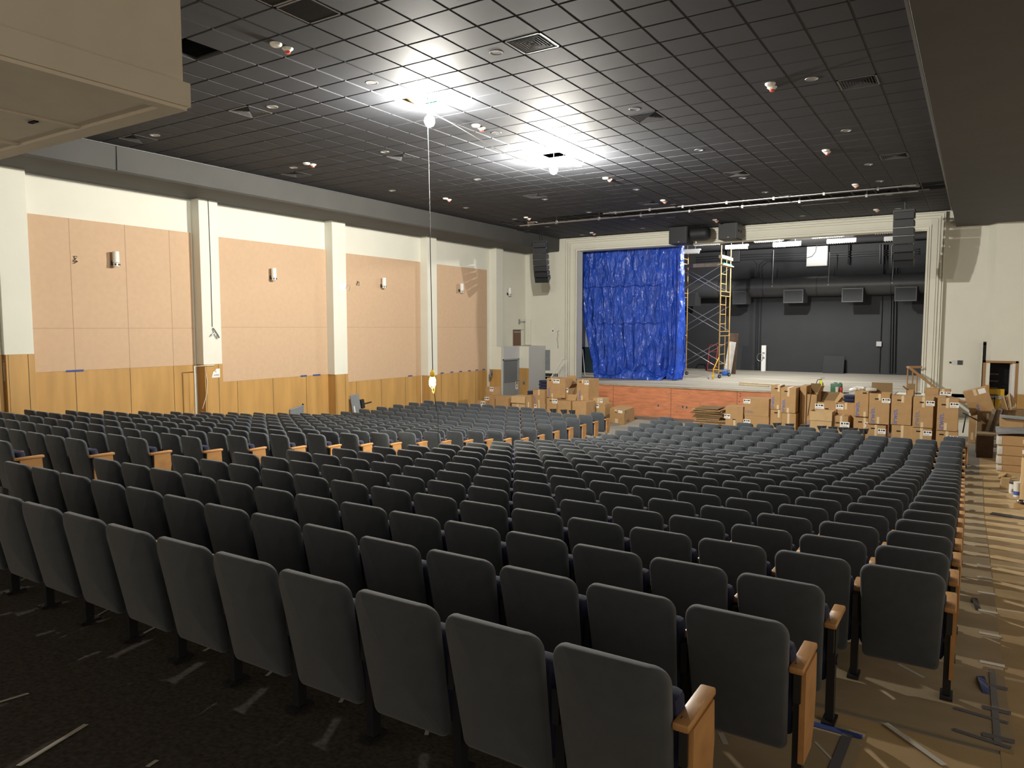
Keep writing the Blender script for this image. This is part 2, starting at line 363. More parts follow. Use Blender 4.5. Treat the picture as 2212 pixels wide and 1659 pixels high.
b = MB()
for i in range(i0, i1 + 1): b.box((gx(i) - .012, gy(j0), CEIL + .004), (gx(i) + .012, YF, CEIL + .03))
for j in range(j0, j1 + 1): b.box((gx(i0), gy(j) - .012, CEIL + .005), (gx(i1), gy(j) + .012, CEIL + .031))
b.build('grid', M['grid'], ce)
b = MB(); b.box((gx(i0) - .02, gy(j0), CEIL - .03), (gx(i0) + .02, YF, CEIL)); b.box((XR0 - .03, gy(j0), CEIL - .03), (XR0 + .012, YF, CEIL)); b.build('wall_angle', M['trimbright'], ce)
# plenum deck above
b = MB(); b.box((-17, -9, CEIL + 1.1), (1, YF + .2, CEIL + 1.2))
for j in range(0, 46, 4): b.box((-17, gy(j - 10), CEIL + .85), (1, gy(j - 10) + .12, CEIL + 1.1))
struct(b.build('ceiling', M['plenum']))
# soffits
b = MB(); yb = -8
def sweep_y(bb, prof, ya, yc):
    n = len(prof); vs = [(x, ya, z) for x, z in prof] + [(x, yc, z) for x, z in prof]
    return bb.add(vs, [(i, (i + 1) % n, n + (i + 1) % n, n + i) for i in range(n)] + [tuple(range(n)), tuple(range(n, 2 * n))])
xl = gx(i0)
sweep_y(b, [(xl - .005, CEIL), (xl - .02, SOF + .04), (xl - .07, SOF), (XL - .1, SOF), (XL - .1, CEIL + .05), (xl - .005, CEIL + .05)], yb, YF)
so = struct(b.build('soffit_trim_1', M['soffit'])); so.name = 'trim_1'
b = MB(); p = at_z(247, 320, CEIL); b.box((xl + .0, 9.15, SOF + .03), (xl + .012, 9.17, CEIL - .01)); b.build('seam', M['grid'], so)
b = MB(); xb = -0.745
sweep_y(b, [(XR0 + .012, CEIL), (xb, SOF), (4, SOF), (4, CEIL + .05), (XR0 + .012, CEIL + .05)], yb, YF)
so2 = struct(b.build('trim_2', M['soffit']))
# ------------------------------------------------------------------ left wall
b = MB(); b.box((XL - .2, 4.1, -.2), (XL, YF + .2, SOF + .02)); wl = struct(b.build('wall_left', M['plaster']))
BAYS = [(8.0, 12.1, 2.52, -1.03, [8.97, 10.29, 11.47]), (12.72, 16.93, 2.5, -1.55, []), (17.5, 21.69, 2.46, -1.86, []), (22.29, 26.16, 2.45, -1.86, [])]
PILS = [(7.36, 7.95, -.60), (12.14, 12.72, -1.02), (16.91, 17.5, -1.555), (21.73, 22.29, -1.86), (26.41, 26.96, -1.86)]
places = ['beside the booth overhang, with wall lamp and bare junction', 'between the torn paper sign and the access plate', 'behind the hanging work lamp cord', 'next to the backstage door partition']
for (ya, yc, zt, zb, seams), pl in zip(BAYS, places):
    t = thing('acoustic_panel', (XL, (ya + yc) / 2, zb + CAMZ), 'tan fabric wall panel ' + pl, 'wall panel', 'tan wall panels')
    bb = MB(); bb.box((XL, ya, zb + CAMZ), (XL + .03, yc, zt + CAMZ)); bb.build('fabric_face', M['fabricpanel'], t)
    bb = MB()
    for y in seams: bb.box((XL + .028, y - .005, zb + CAMZ), (XL + .0315, y + .005, zt + CAMZ))
    zs = at_x(300, 709, XL).z if seams else (at_x(600, 707, XL).z)
    bb.box((XL + .028, ya, zs - .004), (XL + .0312, yc, zs + .004)); bb.build('seam', M['seam'], t)
# veneer wainscot, one run of panels per bay
WN = 3
for k, (ya, yc, zt, zb, seams) in enumerate(BAYS):
    bb = MB(); vs = []; n = 6
    top = zb + CAMZ
    bb.add([(XL + .02, ya, fz(ya)), (XL + .02, yc, fz(yc)), (XL + .02, yc, top), (XL + .02, ya, top), (XL - .01, ya, fz(ya)), (XL - .01, yc, fz(yc)), (XL - .01, yc, top), (XL - .01, ya, top)],
           [(0, 1, 2, 3), (4, 7, 6, 5), (0, 4, 5, 1), (1, 5, 6, 2), (2, 6, 7, 3), (3, 7, 4, 0)])
    tr = struct(bb.build('trim_%d' % WN, M['veneer'])); WN += 1
    sm = seams or [ya + (yc - ya) * f for f in (.17, .47, .78)]
    bb = MB()
    for y in sm: bb.box((XL + .019, y - .006, fz(y)), (XL + .0215, y + .006, top - .01))
    bb.build('groove', M['darkgap'], tr)
for k, (ya, yc, zb) in enumerate(PILS):
    bb = MB(); bb.bbox((XL - .02, ya, zb + CAMZ), (XPIL, yc, SOF + .01), .008)
    if k == 0: bb.box((XL - .02, ya - 3.2, zb + CAMZ), (XPIL - .1, ya, SOF + .01))
    pi = struct(bb.build('pilaster', M['plaster']))
    bb = MB(); bb.box((XL - .02, ya + .02, fz(yc) - .05), (XPIL + .012, yc, zb + CAMZ)); 
    if k == 0: bb.box((XL - .02, ya - 3.2, fz(ya) - .1), (XPIL - .1, ya + .02, zb + CAMZ))
    bb.build('veneer_base', M['veneer'], pi)
    bb = MB(); bb.box((XPIL + .011, yc - .14, fz(yc)), (XPIL + .0135, yc - .128, zb + CAMZ)); bb.box((XPIL + .011, ya + .06, fz(yc)), (XPIL + .0135, ya + .068, zb + CAMZ)); bb.build('groove', M['darkgap'], pi)
# shadow-gap bead under the soffit
bb = MB(); bb.box((XL, 4.1, SOF - .035), (XL + .02, YF, SOF)); struct(bb.build('trim_7', M['greypaint_shade']))
# ------------------------------------------------------------------ front wall and proscenium
OX0, OX1, OZ = -15.22, -1.60, 6.93
b = MB()
b.box((XL - .2, YF, -.2), (OX0, YF + .5, CEIL + .05)); b.box((OX1, YF, -.2), (.19, YF + .5, CEIL + .05)); b.box((OX0, YF, OZ), (OX1, YF + .5, CEIL + .05))
struct(b.build('wall_front', M['plaster']))
b = MB(); b.prism([(.19, 29.9), (.19, 29.38), (.42, 28.98), (.42, 29.9)], -.2, SOF + .05); DX0, DX1, DZ = at_y(2128, 810, 28.98).x, at_y(2193, 810, 28.98).x, at_y(2160, 784, 28.98).z; b.box((.42, 28.98, DZ), (4, 29.2, SOF + .05)); b.box((.42, 28.98, -.2), (DX0, 29.2, DZ)); b.box((DX1, 28.98, -.2), (4, 29.2, DZ))
struct(b.build('wall_right', M['plaster']))
b = MB()
def uband(bb, a, c, d):   # a..c = distance outward from the opening edge, d = how far it stands out
    z0 = STG - .05; f = YF - d
    bb.box((OX0 - c, f, z0), (OX0 - a, YF + .01, OZ + c)); bb.box((OX1 + a, f, z0), (OX1 + c, YF + .01, OZ + c)); bb.box((OX0 - a, f, OZ + a), (OX1 + a, YF + .01, OZ + c))
for a, c, d in ((0, .06, .06), (.06, .08, .02), (.08, .13, .10), (.13, .15, .05), (.15, .325, .075), (.325, .345, .04), (.345, .40, .13), (.40, .43, .08), (.43, .50, .17), (.50, .52, .10), (.52, .555, .20)): uband(b, a, c, d)
struct(b.build('trim_8', M['plaster']))
b = MB(); b.box((OX0 - .95, YF - .02, STG), (OX0 - .56, YF + .01, CEIL)); struct(b.build('trim_9', M['plaster']))
# ------------------------------------------------------------------ stage
SY0, SYB = 27.2, 39.6
b = MB(); b.box((-14.5, SY0 + .03, STG - .12), (-2.3, YF, STG)); b.box((-19.5, YF, STG - .12), (2.5, SYB, STG)); struct(b.build('floor_stage', M['stageboards'])).name = 'floor'
sf = struct(MB().box((-14.5, SY0, 0), (-2.35, SY0 + .03, STG - .07)).build('trim_10', M['plywood']))
bb = MB()
for x in (-12.4, -9.95, -6.05 - 1.35, -4.9): bb.box((x - .006, SY0 - .002, 0), (x + .006, SY0 + .002, STG - .07))
bb.build('seam', M['darkgap'], sf)
bb = MB(); x = -13.6
while x < -2.4:
    w = random.uniform(.9, 1.5); bb.box((x, SY0 - .03 - random.uniform(0, .03), STG - .07), (x + w, SY0 + .06, STG - .045 + random.uniform(-.012, .012))); x += w
bb.build('board_edge', M['stageedge'], sf)
bb = MB()
for x0_ in (-7.28, -6.05, -4.95):
    for z in (.15, .33, .55, .78, .98, 1.08): bb.lathe([(.022, 0), (.022, .004)], (x0_ + random.uniform(-.03, .03), SY0 - .001, z), 8, Matrix.Rotation(PI / 2, 3, 'X'))
for q in range(14): bb.lathe([(.016, 0), (.016, .004)], (random.uniform(-12, -5), SY0 - .001, random.uniform(.1, 1.1)), 8, Matrix.Rotation(PI / 2, 3, 'X'))
bb.build('knot', M['darkwood'], sf)
for (u, v) in ((1422, 876), (1475, 879), (1483.5, 880), (1513, 882)):
    p = at_y(u, v, SY0); bb = MB(); bb.mat(M['greymetal']); bb.box((p.x - .035, SY0 - .006, p.z - .055), (p.x + .035, SY0, p.z + .055)); bb.mat(M['ink']); bb.box((p.x - .018, SY0 - .008, p.z - .035), (p.x + .018, SY0 - .005, p.z + .03)); bb.build('outlet', None, sf)
b = MB(); b.box((-19.6, SYB, 0), (2.6, SYB + .2, 10)); struct(b.build('wall_back', M['stagewall']))
b = MB(); b.box((-19.6, YF + .5, 0), (-19.4, SYB, 10)); b.box((2.4, YF + .5, 0), (2.6, SYB, 10)); struct(b.build('wall_stage', M['stagewall']))
b = MB(); b.box((-19.6, YF + .5, 9.3), (2.6, SYB + .2, 9.5)); struct(b.build('ceiling_stage', M['stagewall'])).name = 'ceiling'
b = MB(); b.box((OX0, YF + .5, OZ), (OX1, YF + .52, 9.3)); b.box((-19.4, YF + .5, 0), (OX0, YF + .52, 9.3)); b.box((OX1, YF + .5, 0), (2.4, YF + .52, 9.3)); struct(b.build('wall_lintel', M['stagewall']))
# ------------------------------------------------------------------ rear projection booth
bx, by, bz = -4.92, 3.36, 1.6 + CAMZ
b = MB(); b.box((-12, -3, bz + .05), (bx - .035, by - .035, CEIL - .01))
b.box((-12, -3, bz), (bx, by, bz + .17))
bo = struct(b.build('wall_booth', M['booth']))
b = MB()
b.box((-12, by - .17, bz - .025), (bx - .02, by - .02, bz)); b.box((bx - .13, -3, bz - .025), (bx - .02, by - .17, bz))
for x in (-6.15, -7.15, -8.2): b.box((x - .03, -3, bz - .015), (x + .03, by - .17, bz))
b.build('rib', M['booth'], bo)
p = at_z(72, 262, bz); b = MB(); b.box((p.x - .05, p.y - .016, bz - .012), (p.x + .05, p.y + .016, bz + .01)); b.build('slot_vent', M['blackvoid'], bo)
# ------------------------------------------------------------------ theatre seats
def back_mesh(np_=36, hi=True):
    z0, z1 = .165, .815; zc, hh = (z0 + z1) / 2, (z1 - z0) / 2
    out = []
    rt, rb, hw = .075, .028, .237
    per = np_ // 4
    for (cx, cz, r, a0) in ((hw - rt, z1 - rt, rt, 0), (-(hw - rt), z1 - rt, rt, 90), (-(hw - rb), z0 + rb, rb, 180), (hw - rb, z0 + rb, rb, 270)):
        for i in range(per):
            a = math.radians(a0 + 90 * i / (per - 1)); out.append((cx + r * math.cos(a), cz + r * math.sin(a)))
    if hi: rings = [(.25, 0, 0), (.5, 0, 0), (.75, 0, 0), (.9, 0, 0), (1, .022, 0), (1, .012, .002), (1, .003, .009), (1, 0, .02), (1, 0, .040), (1, .003, .052), (1, .014, .060), (1, .03, .064), (.75, 0, .074), (.5, 0, .082), (.25, 0, .085)]
    else: rings = [(.5, 0, 0), (1, .02, 0), (1, .003, .010), (1, 0, .03), (1, .006, .054), (1, .03, .064), (.5, 0, .08)]
    vs, fs = [], []; n = len(out)
    def warp(x, z, d):
        t = (z - z0) / (z1 - z0)
        xx = x * (.915 + .085 * min(1, t * 1.6)) 
        y = .115 * (1 - t) ** 1.15 - .012 * math.sin(PI * t) - .052 * (1 - (x / hw) ** 2) * (.5 + .5 * t) + .020
        return (xx, y + d, z)
    for s, ins, d in rings:
        for x, z in out:
            fx = s * (1 - ins / hw); fzz = s * (1 - ins / hh)
            vs.append(warp(x * fx, zc + (z - zc) * fzz, d))
    k = len(rings)
    for i in range(k - 1):
        for j in range(n): fs.append((i * n + j, i * n + (j + 1) % n, (i + 1) * n + (j + 1) % n, (i + 1) * n + j))
    fs += [tuple(range(n - 1, -1, -1)), tuple(range((k - 1) * n, k * n))]
    return vs, fs
AX = .265
def seat_back(bb, hi=True):
    v, f = back_mesh(36 if hi else 16, hi); return bb.add(v, f)
CUSH = Matrix.Translation((0, .225, .22)) @ Matrix.Rotation(math.radians(8), 4, 'X')
def seat_cushion(bb, hi=True):
    if hi: return bb.bbox((-.243, -.055, 0), (.243, .055, .455), .035, CUSH)
    return bb.box((-.24, -.05, 0), (.24, .05, .45), mtx=CUSH)
def arm(bb, x, hi=True, y0=.075):
    if hi: return bb.bbox((x - .032, y0, .568), (x + .032, .41, .602), .010)
    return bb.box((x - .03, .085, .570), (x + .03, .40, .60))
def standard(bb, x, hi=True):
    bb.box((x - .022, .15, .02), (x + .022, .205, .57)); 
    if hi: bb.box((x - .016, .11, .42), (x + .016, .30, .57)); bb.box((x - .035, .11, 0), (x + .035, .245, .018)); bb.tube((x - .03, .19, .36), (x + .03, .19, .36), .03, 10)
    return bb
def panel(bb, x):
    poly = [(.125, .13), (.125, .567), (.375, .567), (.385, .40), (.36, .22), (.30, .13)]
    n = len(poly); vs = [(x - .013, y, z) for y, z in poly] + [(x + .013, y, z) for y, z in poly]
    return bb.add(vs, [(i, (i + 1) % n, n + (i + 1) % n, n + i) for i in range(n)] + [tuple(range(n - 1, -1, -1)), tuple(range(n, 2 * n))])
ORD = 'zeroth first second third fourth fifth sixth seventh eighth ninth tenth eleventh twelfth thirteenth fourteenth fifteenth sixteenth seventeenth eighteenth nineteenth twentieth twenty-first twenty-second twenty-third'.split()
SEATS = []   # (row, index from its aisle end, x, y, section, end)
def rowy(k): return {1: 2.375, 2: 3.27, 3: 4.12}.get(k, 5.01 + .845 * (k - 4))
for k in range(1, 23):
    x0 = {1: -1.34, 2: -1.12, 3: -1.11}.get(k, -.565 - .0023 * max(0, k - 10) * 2.5) + .235
    for i in range({1: 13, 2: 14, 3: 14}.get(k, 15)): SEATS.append((k, i, x0 - .53 * i, rowy(k), 'R', i == 0))
SEATS.append((23, 0, -.36, rowy(23), 'R', True))
for i in range(6): SEATS.append((23, 5 + i, -2.95 + .25 - .557 * i, rowy(23) - .08, 'R', False))
SEATS.append((23, 14, -7.86, rowy(23), 'R', False))
for k in range(3, 24):
    for i in range(14):
        if k == 23 and i in (1, 2, 3): continue
        SEATS.append((k, i, -10.42 + .235 - .532 * i, rowy(k), 'L', i == 0))
vis = []
for s in SEATS:
    u, v, c = proj((s[2], s[3], seat_top(s[3]) - .1))
    if c < .3 or u < -60 - 150 * (c < 8) or u > 2300: continue
    vis.append((c, s))
vis.sort(key=lambda q: q[0])
NEAR = [s for c, s in vis[:300]]; FAR = [s for c, s in vis[300:]]
def col(name, bb, mt, smooth):
    o = bb.build(name, mt, None, smooth, local=True); return o
P0 = dict(backrest=col('backrest', seat_back(MB()), M['fabric'], True), seat_cushion=col('seat_cushion', seat_cushion(MB()), M['navy'], True),
          armrest=col('armrest', arm(MB(), -AX, True, .18), M['oak'], True), standard=col('standard', standard(MB(), -AX), M['blackmetal'], False))
mk = MB(); mk.mat(M['oak']); arm(mk, AX); mk.mat(M['darkwood']); mk.box((AX - .012, .11, .6018), (AX - .008, .13, .6026)); mk.box((AX - .012, .127, .6018), (AX + .006, .131, .6026))
P1 = dict(armrest=col('armrest', mk, None, True), standard=col('standard', standard(MB(), AX), M['blackmetal'], False), end_panel=col('end_panel', panel(MB(), AX + .022), M['oak'], False))
protos = list(P0.values()) + list(P1.values())
def end_extra(k, sec): return ['armrest', 'standard'] + ([] if (k == 3 and sec == 'R') else ['end_panel'])
for k, i, x, y, sec, end in NEAR:
    if sec == 'R': lab = 'charcoal padded theatre seat, %s row from the back, %s from the paper-covered aisle' % (ORD[k], ORD[i + 1]); grp = 'theatre seats of the block between the aisles'
    else: lab = 'charcoal theatre seat across the centre aisle, %s row from the back, %s from that aisle' % (ORD[k], ORD[i + 1]); grp = 'theatre seats of the block along the side wall'
    r = thing('theatre_seat', on_floor(x, y), lab, 'seat', grp)
    r.rotation_euler = (random.uniform(-.012, .012), 0, random.uniform(-.01, .01))
    for nm, p in P0.items():
        c = p.copy(); C.objects.link(c); c.parent = r
    if end:
        for nm in end_extra(k, sec):
            c = P1[nm].copy(); C.objects.link(c); c.parent = r
for p in protos: bpy.data.objects.remove(p)
bb = MB()
for k, i, x, y, sec, end in FAR:
    tmp = MB()
    tmp.mat(M['fabric']); seat_back(tmp, False)
    nb = len(tmp.f)
    tmp.mat(M['navy']); seat_cushion(tmp, False); tmp.mat(M['oak']); arm(tmp, -AX, False)
    if end: arm(tmp, AX, False); panel(tmp, AX + .022)
    tmp.mat(M['blackmetal']); standard(tmp, -AX, False)
    if end: standard(tmp, AX, False)
    o = on_floor(x, y)
    for mt in tmp.mats:
        if mt not in bb.mats: bb.mats.append(mt)
    base = len(bb.v); bb.v += [p + o for p in tmp.v]; bb.f += [tuple(base + q for q in f) for f in tmp.f]; bb.mi += [bb.mats.index(tmp.mats[q]) for q in tmp.mi]
o = bb.build('theatre_seat', None, None, True)
tag(o, 'block of distant charcoal theatre seats filling the rows nearer the stage', 'seats', None, 'stuff')
# bare seat standards still waiting for their backs in the first row
def bare_standard(x, y, lab):
    b2 = MB(); standard(b2, 0); b2.box((-.02, .08, .5), (.02, .32, .74)); b2.add([(-.13, .1, .76), (.13, .1, .78), (.08, .16, .62), (-.08, .16, .62), (-.13, .12, .76), (.13, .12, .78), (.08, .18, .62), (-.08, .18, .62)], [(0, 1, 2, 3), (7, 6, 5, 4), (0, 4, 5, 1), (1, 5, 6, 2), (2, 6, 7, 3), (3, 7, 4, 0)])
    ob = b2.build('seat_standard', M['darkmetal'], None, False, local=True); ob.location = on_floor(x, y)
    tag(ob, lab, 'seat frame', 'bare seat standards of the front row')
for n, (u, v) in enumerate(((1677, 911), (1704, 914), (1737, 916), (1774, 917), (1798, 919), (1820, 921), (1842, 922), (1865, 925))):
    p = at_y(u, v, 21.75); bare_standard(p.x, 21.75, 'bare dark seat standard without a back, %s along the boxes from the flattened cardboard' % ORD[n + 1])
for n, (u, v) in enumerate(((1191, 883), (1214, 885), (1232, 887))):
    p = at_y(u, v, 21.4); bare_standard(p.x, 21.4, 'bare dark seat standard without a back, %s before the carton heap by the stair' % ORD[n + 1])
# two loose seat backs leaning at the side wall
t = thing('loose_seat_cushion', on_floor(-17.4, 15.2), 'grey loose seat pad leaning against the wainscot between two pilasters', 'seat back')
p = at_x(640, 885, -17.55); b2 = MB()
mm = Matrix.Translation((-17.62, p.y, fz(p.y))) @ Matrix.Rotation(math.radians(100), 4, 'Z') @ Matrix.Rotation(math.radians(10), 4, 'X') @ Matrix.Rotation(math.radians(-7), 4, 'Y') 
t.location = (-17.5, p.y, fz(p.y)); b2.bbox((-.32, -.03, 0), (.32, .03, 1.02), .02, mm); b2.build('padded_back', M['flatgrey'], t)
b2 = MB(); b2.box((.27, -.02, 1.0), (.31, .02, 1.06), mtx=mm); b2.build('bracket', M['darkmetal'], t)
p = at_x(786, 868, -17.5)
t = thing('seat_bracket', (-17.5, p.y, fz(p.y)), 'pale metal seat frame with an arm bracket propped beside the third pilaster', 'seat frame')
mm = Matrix.Translation((-17.6, p.y - .12, fz(p.y))) @ Matrix.Rotation(math.radians(75), 4, 'Z') @ Matrix.Rotation(math.radians(-9), 4, 'Y')
b2 = MB(); b2.bbox((-.16, -.02, .1), (.18, .02, 1.28), .015, mm); b2.build('plate', M['flatgrey'], t)
b2 = MB(); b2.box((.2, -.06, .75), (.32, .05, 1.05), mtx=mm); b2.box((.26, -.03, .86), (.62, .03, .90), mtx=mm); b2.build('arm_bracket', M['blackmetal'], t)
b2 = MB(); b2.box((-.10, -.04, .0), (-.06, .04, .9), mtx=mm); b2.build('stile', M['whitepaint'], t)
# ------------------------------------------------------------------ things on the ceiling
CB = CEIL - .012
def vent(i, j, lab, kind='louvre'):
    x, y = gx(i) + T / 2, gy(j) + T / 2
    t = thing('air_diffuser' if kind == 'louvre' else 'return_grille', (x, y, CB), lab, 'vent', 'ceiling air vents')
    h = .294
    bb = MB(); fr = .028
    for (xa, ya, xc, yc) in ((-h, -h, h, -h + fr), (-h, h - fr, h, h), (-h, -h, -h + fr, h), (h - fr, -h, h, h)): bb.box((x + xa, y + ya, CB - .002), (x + xc, y + yc, CB + .012))
    bb.build('frame', M['vent'], t)
    bb = MB()
    if kind == 'louvre':
        for q in range(6):
            r = h - .042 - q * .041; s = .017
            for a in range(4):
                mm = Matrix.Translation((x, y, 0)) @ Matrix.Rotation(a * PI / 2, 4, 'Z')
                vs = [(-r, -r, CB - .0), (r, -r, CB - .0), (r - s, -r + s, CB + .026), (-r + s, -r + s, CB + .026), (-r + .003, -r + .003, CB - .0), (r - .003, -r + .003, CB - .0), (r - s - .003, -r + s + .003, CB + .026), (-r + s + .003, -r + s + .003, CB + .026)]
                bb.add([mm @ Vector(p_) for p_ in vs], [(0, 1, 2, 3), (4, 7, 6, 5), (0, 4, 5, 1)])
        bb.build('louvre', M['vent'], t)
    else:
        for q in range(22): bb.box((x - h + .03, y - h + .04 + q * .0245, CB + .002), (x + h - .03, y - h + .044 + q * .0245, CB + .014))
        bb.build('slats', M['grid'], t)
    bb = MB(); bb.box((x - h, y - h, CB + .05), (x + h, y + h, CB + .06)); bb.build('backing', M['blackvoid'], t)
for (i, j), (lab, kd) in VENT_TILES.items(): vent(i, j, lab, kd)
trim_m = MB().lathe([(.086, .004), (.086, -.004), (.100, -.005), (.103, .001)], (0, 0, 0), 32).build('trim_ring', M['greymetal'], None, True, local=True)
def open_lathe(prof, n, name, mt):
    bb = MB(); vs = [(r * math.cos(2 * PI * q / n), r * math.sin(2 * PI * q / n), z) for r, z in prof for q in range(n)]
    bb.add(vs, [(k * n + q, k * n + (q + 1) % n, (k + 1) * n + (q + 1) % n, (k + 1) * n + q) for k in range(len(prof) - 1) for q in range(n)]); return bb.build(name, mt, None, True, local=True)
cone_m = open_lathe([(.088, -.002), (.084, .03), (.074, .07), (.058, .10), (.04, .12), (.012, .13)], 32, 'reflector', M['chrome'])
lens_m = MB().lathe([(.018, .125), (.036, .10), (.038, .075), (.02, .055)], (0, 0, 0), 16).build('lamp', M['white'], None, True, local=True)
for u, v, where in DL:
    i, j = tile_of(u, v); p = Vector((gx(i) + T / 2, gy(j) + T / 2, CB))
    if (i, j) not in DLT or DLT[(i, j)] != where: continue
    t = thing('downlight', (p.x, p.y, CB), 'small chrome ceiling downlight ' + where, 'downlight', 'chrome downlights in the black ceiling')
    for q in (trim_m, cone_m, lens_m): c = q.copy(); C.objects.link(c); c.parent = t
for q in (trim_m, cone_m, lens_m): bpy.data.objects.remove(q)
sm_m = MB().lathe([(.03, -.042), (.065, -.038), (.082, -.02), (.085, 0)], (0, 0, 0), 28).build('smoke_detector', M['white'], None, True, local=True)
st_a = MB().lathe([(.04, -.045), (.058, -.03), (.078, -.012), (.08, 0)], (0, 0, 0), 28).build('base', M['white'], None, True, local=True)
st_b = MB().lathe([(.028, -.075), (.038, -.068), (.041, -.045)], (0, 0, 0), 20).build('lens', M['red'], None, True, local=True)
SD = [((596, 94), (621, 104), 'beside the booth on a shaded tile'), ((1028, 270), (1040, 276), 'just behind the brighter bulb'), ((662, 352), (676, 355), 'near the side wall soffit'), ((962, 428), (970, 431), 'above the third pilaster'), ((1664, 180), (1668, 188), 'on the dim ceiling over the block of seats'),
      ((1784, 324), (1787, 328), 'between the two aisle diffusers'), ((1847, 398), (1849, 401), 'at the aisle end of the pipes'), ((1308, 384), (1317, 387), 'past the second bulb'), ((1432, 432), (1436, 435), 'before the lighting pipes'), ((1136, 469), (1143, 472), 'by the wall end of the pipes'),
      ((1278, 502), (1283, 505), 'over the proscenium corner by the tarp'), ((1892, 452), (1895, 454), 'before the aisle side speaker column'), ((1544, 474), (1548, 477), 'above the round speaker')]
for (u, v), (u2, v2), where in SD:
    p = at_z(u, v, CB); c = sm_m.copy(); C.objects.link(c); c.location = (p.x, p.y, CB)
    tag(c, 'white smoke detector ' + where, 'smoke detector', 'white ceiling smoke detectors')
    q = at_z(u2, v2, CB)
    if (q - p).length < .17: q = p + (q - p).normalized() * .172
    t = thing('warning_beacon', (q.x, q.y, CB), 'white round beacon with red lens ' + where, 'alarm', 'red lens beacons beside the smoke detectors')
    for z in (st_a, st_b): d = z.copy(); C.objects.link(d); d.parent = t
for z in (sm_m, st_a, st_b): bpy.data.objects.remove(z)
# ---- things in and under the open tiles
def bulb(i, j, lab, pw, u, v):
    x, y = gx(i) + T / 2, gy(j) + T / 2
    p = at_y(u, v, y); z = p.z; x = p.x
    t = thing('hanging_bulb', (x, y, z), lab, 'light', 'bare bulbs hanging under open ceiling tiles')
    bb = MB(); bb.lathe([(.015, -.155), (.065, -.13), (.092, -.07), (.082, .0), (.045, .035), (.02, .045)], (x, y, z), 16); bb.build('glass_bulb', emis('bulb_glow_%d' % i, (1.0, .955, .86), pw), t, True)
    bb = MB(); bb.lathe([(.021, .045), (.025, .05), (.025, .11), (.01, .12)], (x, y, z), 14); bb.tube((x, y, z + .11), (x, y, CEIL + .6), .006, 6); bb.build('socket', M['white'], t, True)
    return t, Vector((x, y, z))
B1, b1p = bulb(0, 5, 'bare bulb hanging under the open tile with green duct above, toward the camera', 3500, 928, 255)
B2, b2p = bulb(0, 13, 'bare bulb hanging under the open tile nearer the stage', 11000, 1196, 362)
# green wrapped duct and hangers above the first open tile
t = thing('air_duct', (gx(0) + .3, gy(5) + .8, CEIL + .25), 'green wrapped duct seen through the open ceiling tile', 'duct')
b = MB(); b.tube((gx(0) + .2, gy(6) + .10, CEIL + .31), (gx(3), gy(6) + .10, CEIL + .31), .26, 24); b.build('duct', M['teal'], t, True)
b = MB(); b.box((gx(-1) + .1, gy(6) - .05, CEIL + .04), (gx(0) + .18, gy(6) + .4, CEIL + .6)); b.build('insulation_board', M['card2'], t)
b = MB(); b.tube((gx(0) + .42, gy(5) + .45, CEIL + .04), (gx(0) + .46, gy(5) + .45, CEIL + .9), .008, 6); b.build('hanger_rod', M['white'], t)
for (i, j) in ((0, 5), (0, 13)):
    t = thing('open_tile_frame', (gx(i) + .3, gy(j) + .3, CEIL), 'bare metal tile frame around the open ceiling tile ' + ('under the green duct' if j == 5 else 'by the second bulb'), 'ceiling frame', 'open tile frames')
    b = MB(); x0, x1, y0, y1 = gx(i), gx(i + 1), gy(j), gy(j + 1); w = .018
    for lo, hi in (((x0 - w, y0 - w), (x1 + w, y0 + w)), ((x0 - w, y1 - w), (x1 + w, y1 + w)), ((x0 - w, y0), (x0 + w, y1)), ((x1 - w, y0), (x1 + w, y1))): b.box((*lo, CEIL - .006), (*hi, CEIL + .036))
    b.build('frame', M['white'], t)
    b = MB()
    for q in range(3): b.tube((x0 + .15 + .15 * q, y0 + .1 + .2 * q, CEIL + .02), (x0 + .2 + .15 * q, y0 + .12 + .2 * q, CEIL + 1.1), .004, 5)
    b.build('hanger_wire', M['galv'], t)
# sagging feed cord between the bulbs
b = MB(); n = 26; pts = []
for q in range(n + 1):
    s = q / n; a = b1p + Vector((.02, .0, .10)); c = b2p + Vector((0, 0, .06)); p = a.lerp(c, s); p.z -= .36 * (s ** 1.3) * (1 - s) ** .8 * 2.0; p.x += .02 * math.sin(s * 9); pts.append(p)
b.path(pts, .007, 6); tag(b.build('bulb_cord', M['white'], None, True), 'white twisted cord sagging from one bare bulb to the other', 'cord')
# work lamp on its long cord
wy = gy(5) + .35
wp = at_y(934, 826, wy); top = at_y(924, 262, wy)
b = MB(); b.path([(top.x, wy, CEIL + .5), (top.x, wy, top.z), (top.x + (wp.x - top.x) * .5, wy + .01, (top.z + wp.z) / 2), (wp.x + .01, wy, wp.z + .22)], .0075, 6)
tag(b.build('lamp_cord', M['cord'], None, True), 'long thin cord hanging from the open tile down to the work lamp', 'cord')
t = thing('work_lamp', wp, 'yellow caged work lamp glowing low over the centre aisle on a long cord', 'lamp')
b = MB(); b.lathe([(.02, .10), (.045, .10), (.045, .17), (.02, .21), (.012, .24)], wp, 16); b.build('handle', M['yellowbright'], t, True)
b = MB(); b.lathe([(.012, -.07), (.034, -.05), (.042, -.01), (.03, .04), (.018, .09)], wp, 16); b.build('glass_bulb', emis('work_lamp_glow', (1.0, .90, .70), 2300), t, True)
b = MB()
for q in range(6):
    a = q * PI / 3; pr = [(.045, .10), (.065, .03), (.062, -.06), (.02, -.11)]
    b.path([(wp.x + r * math.cos(a), wp.y + r * math.sin(a), wp.z + z) for r, z in pr], .003, 5)
b.lathe([(.062, -.052), (.066, -.052), (.066, -.046), (.062, -.046)], wp, 20); b.build('guard', M['yellowbright'], t)
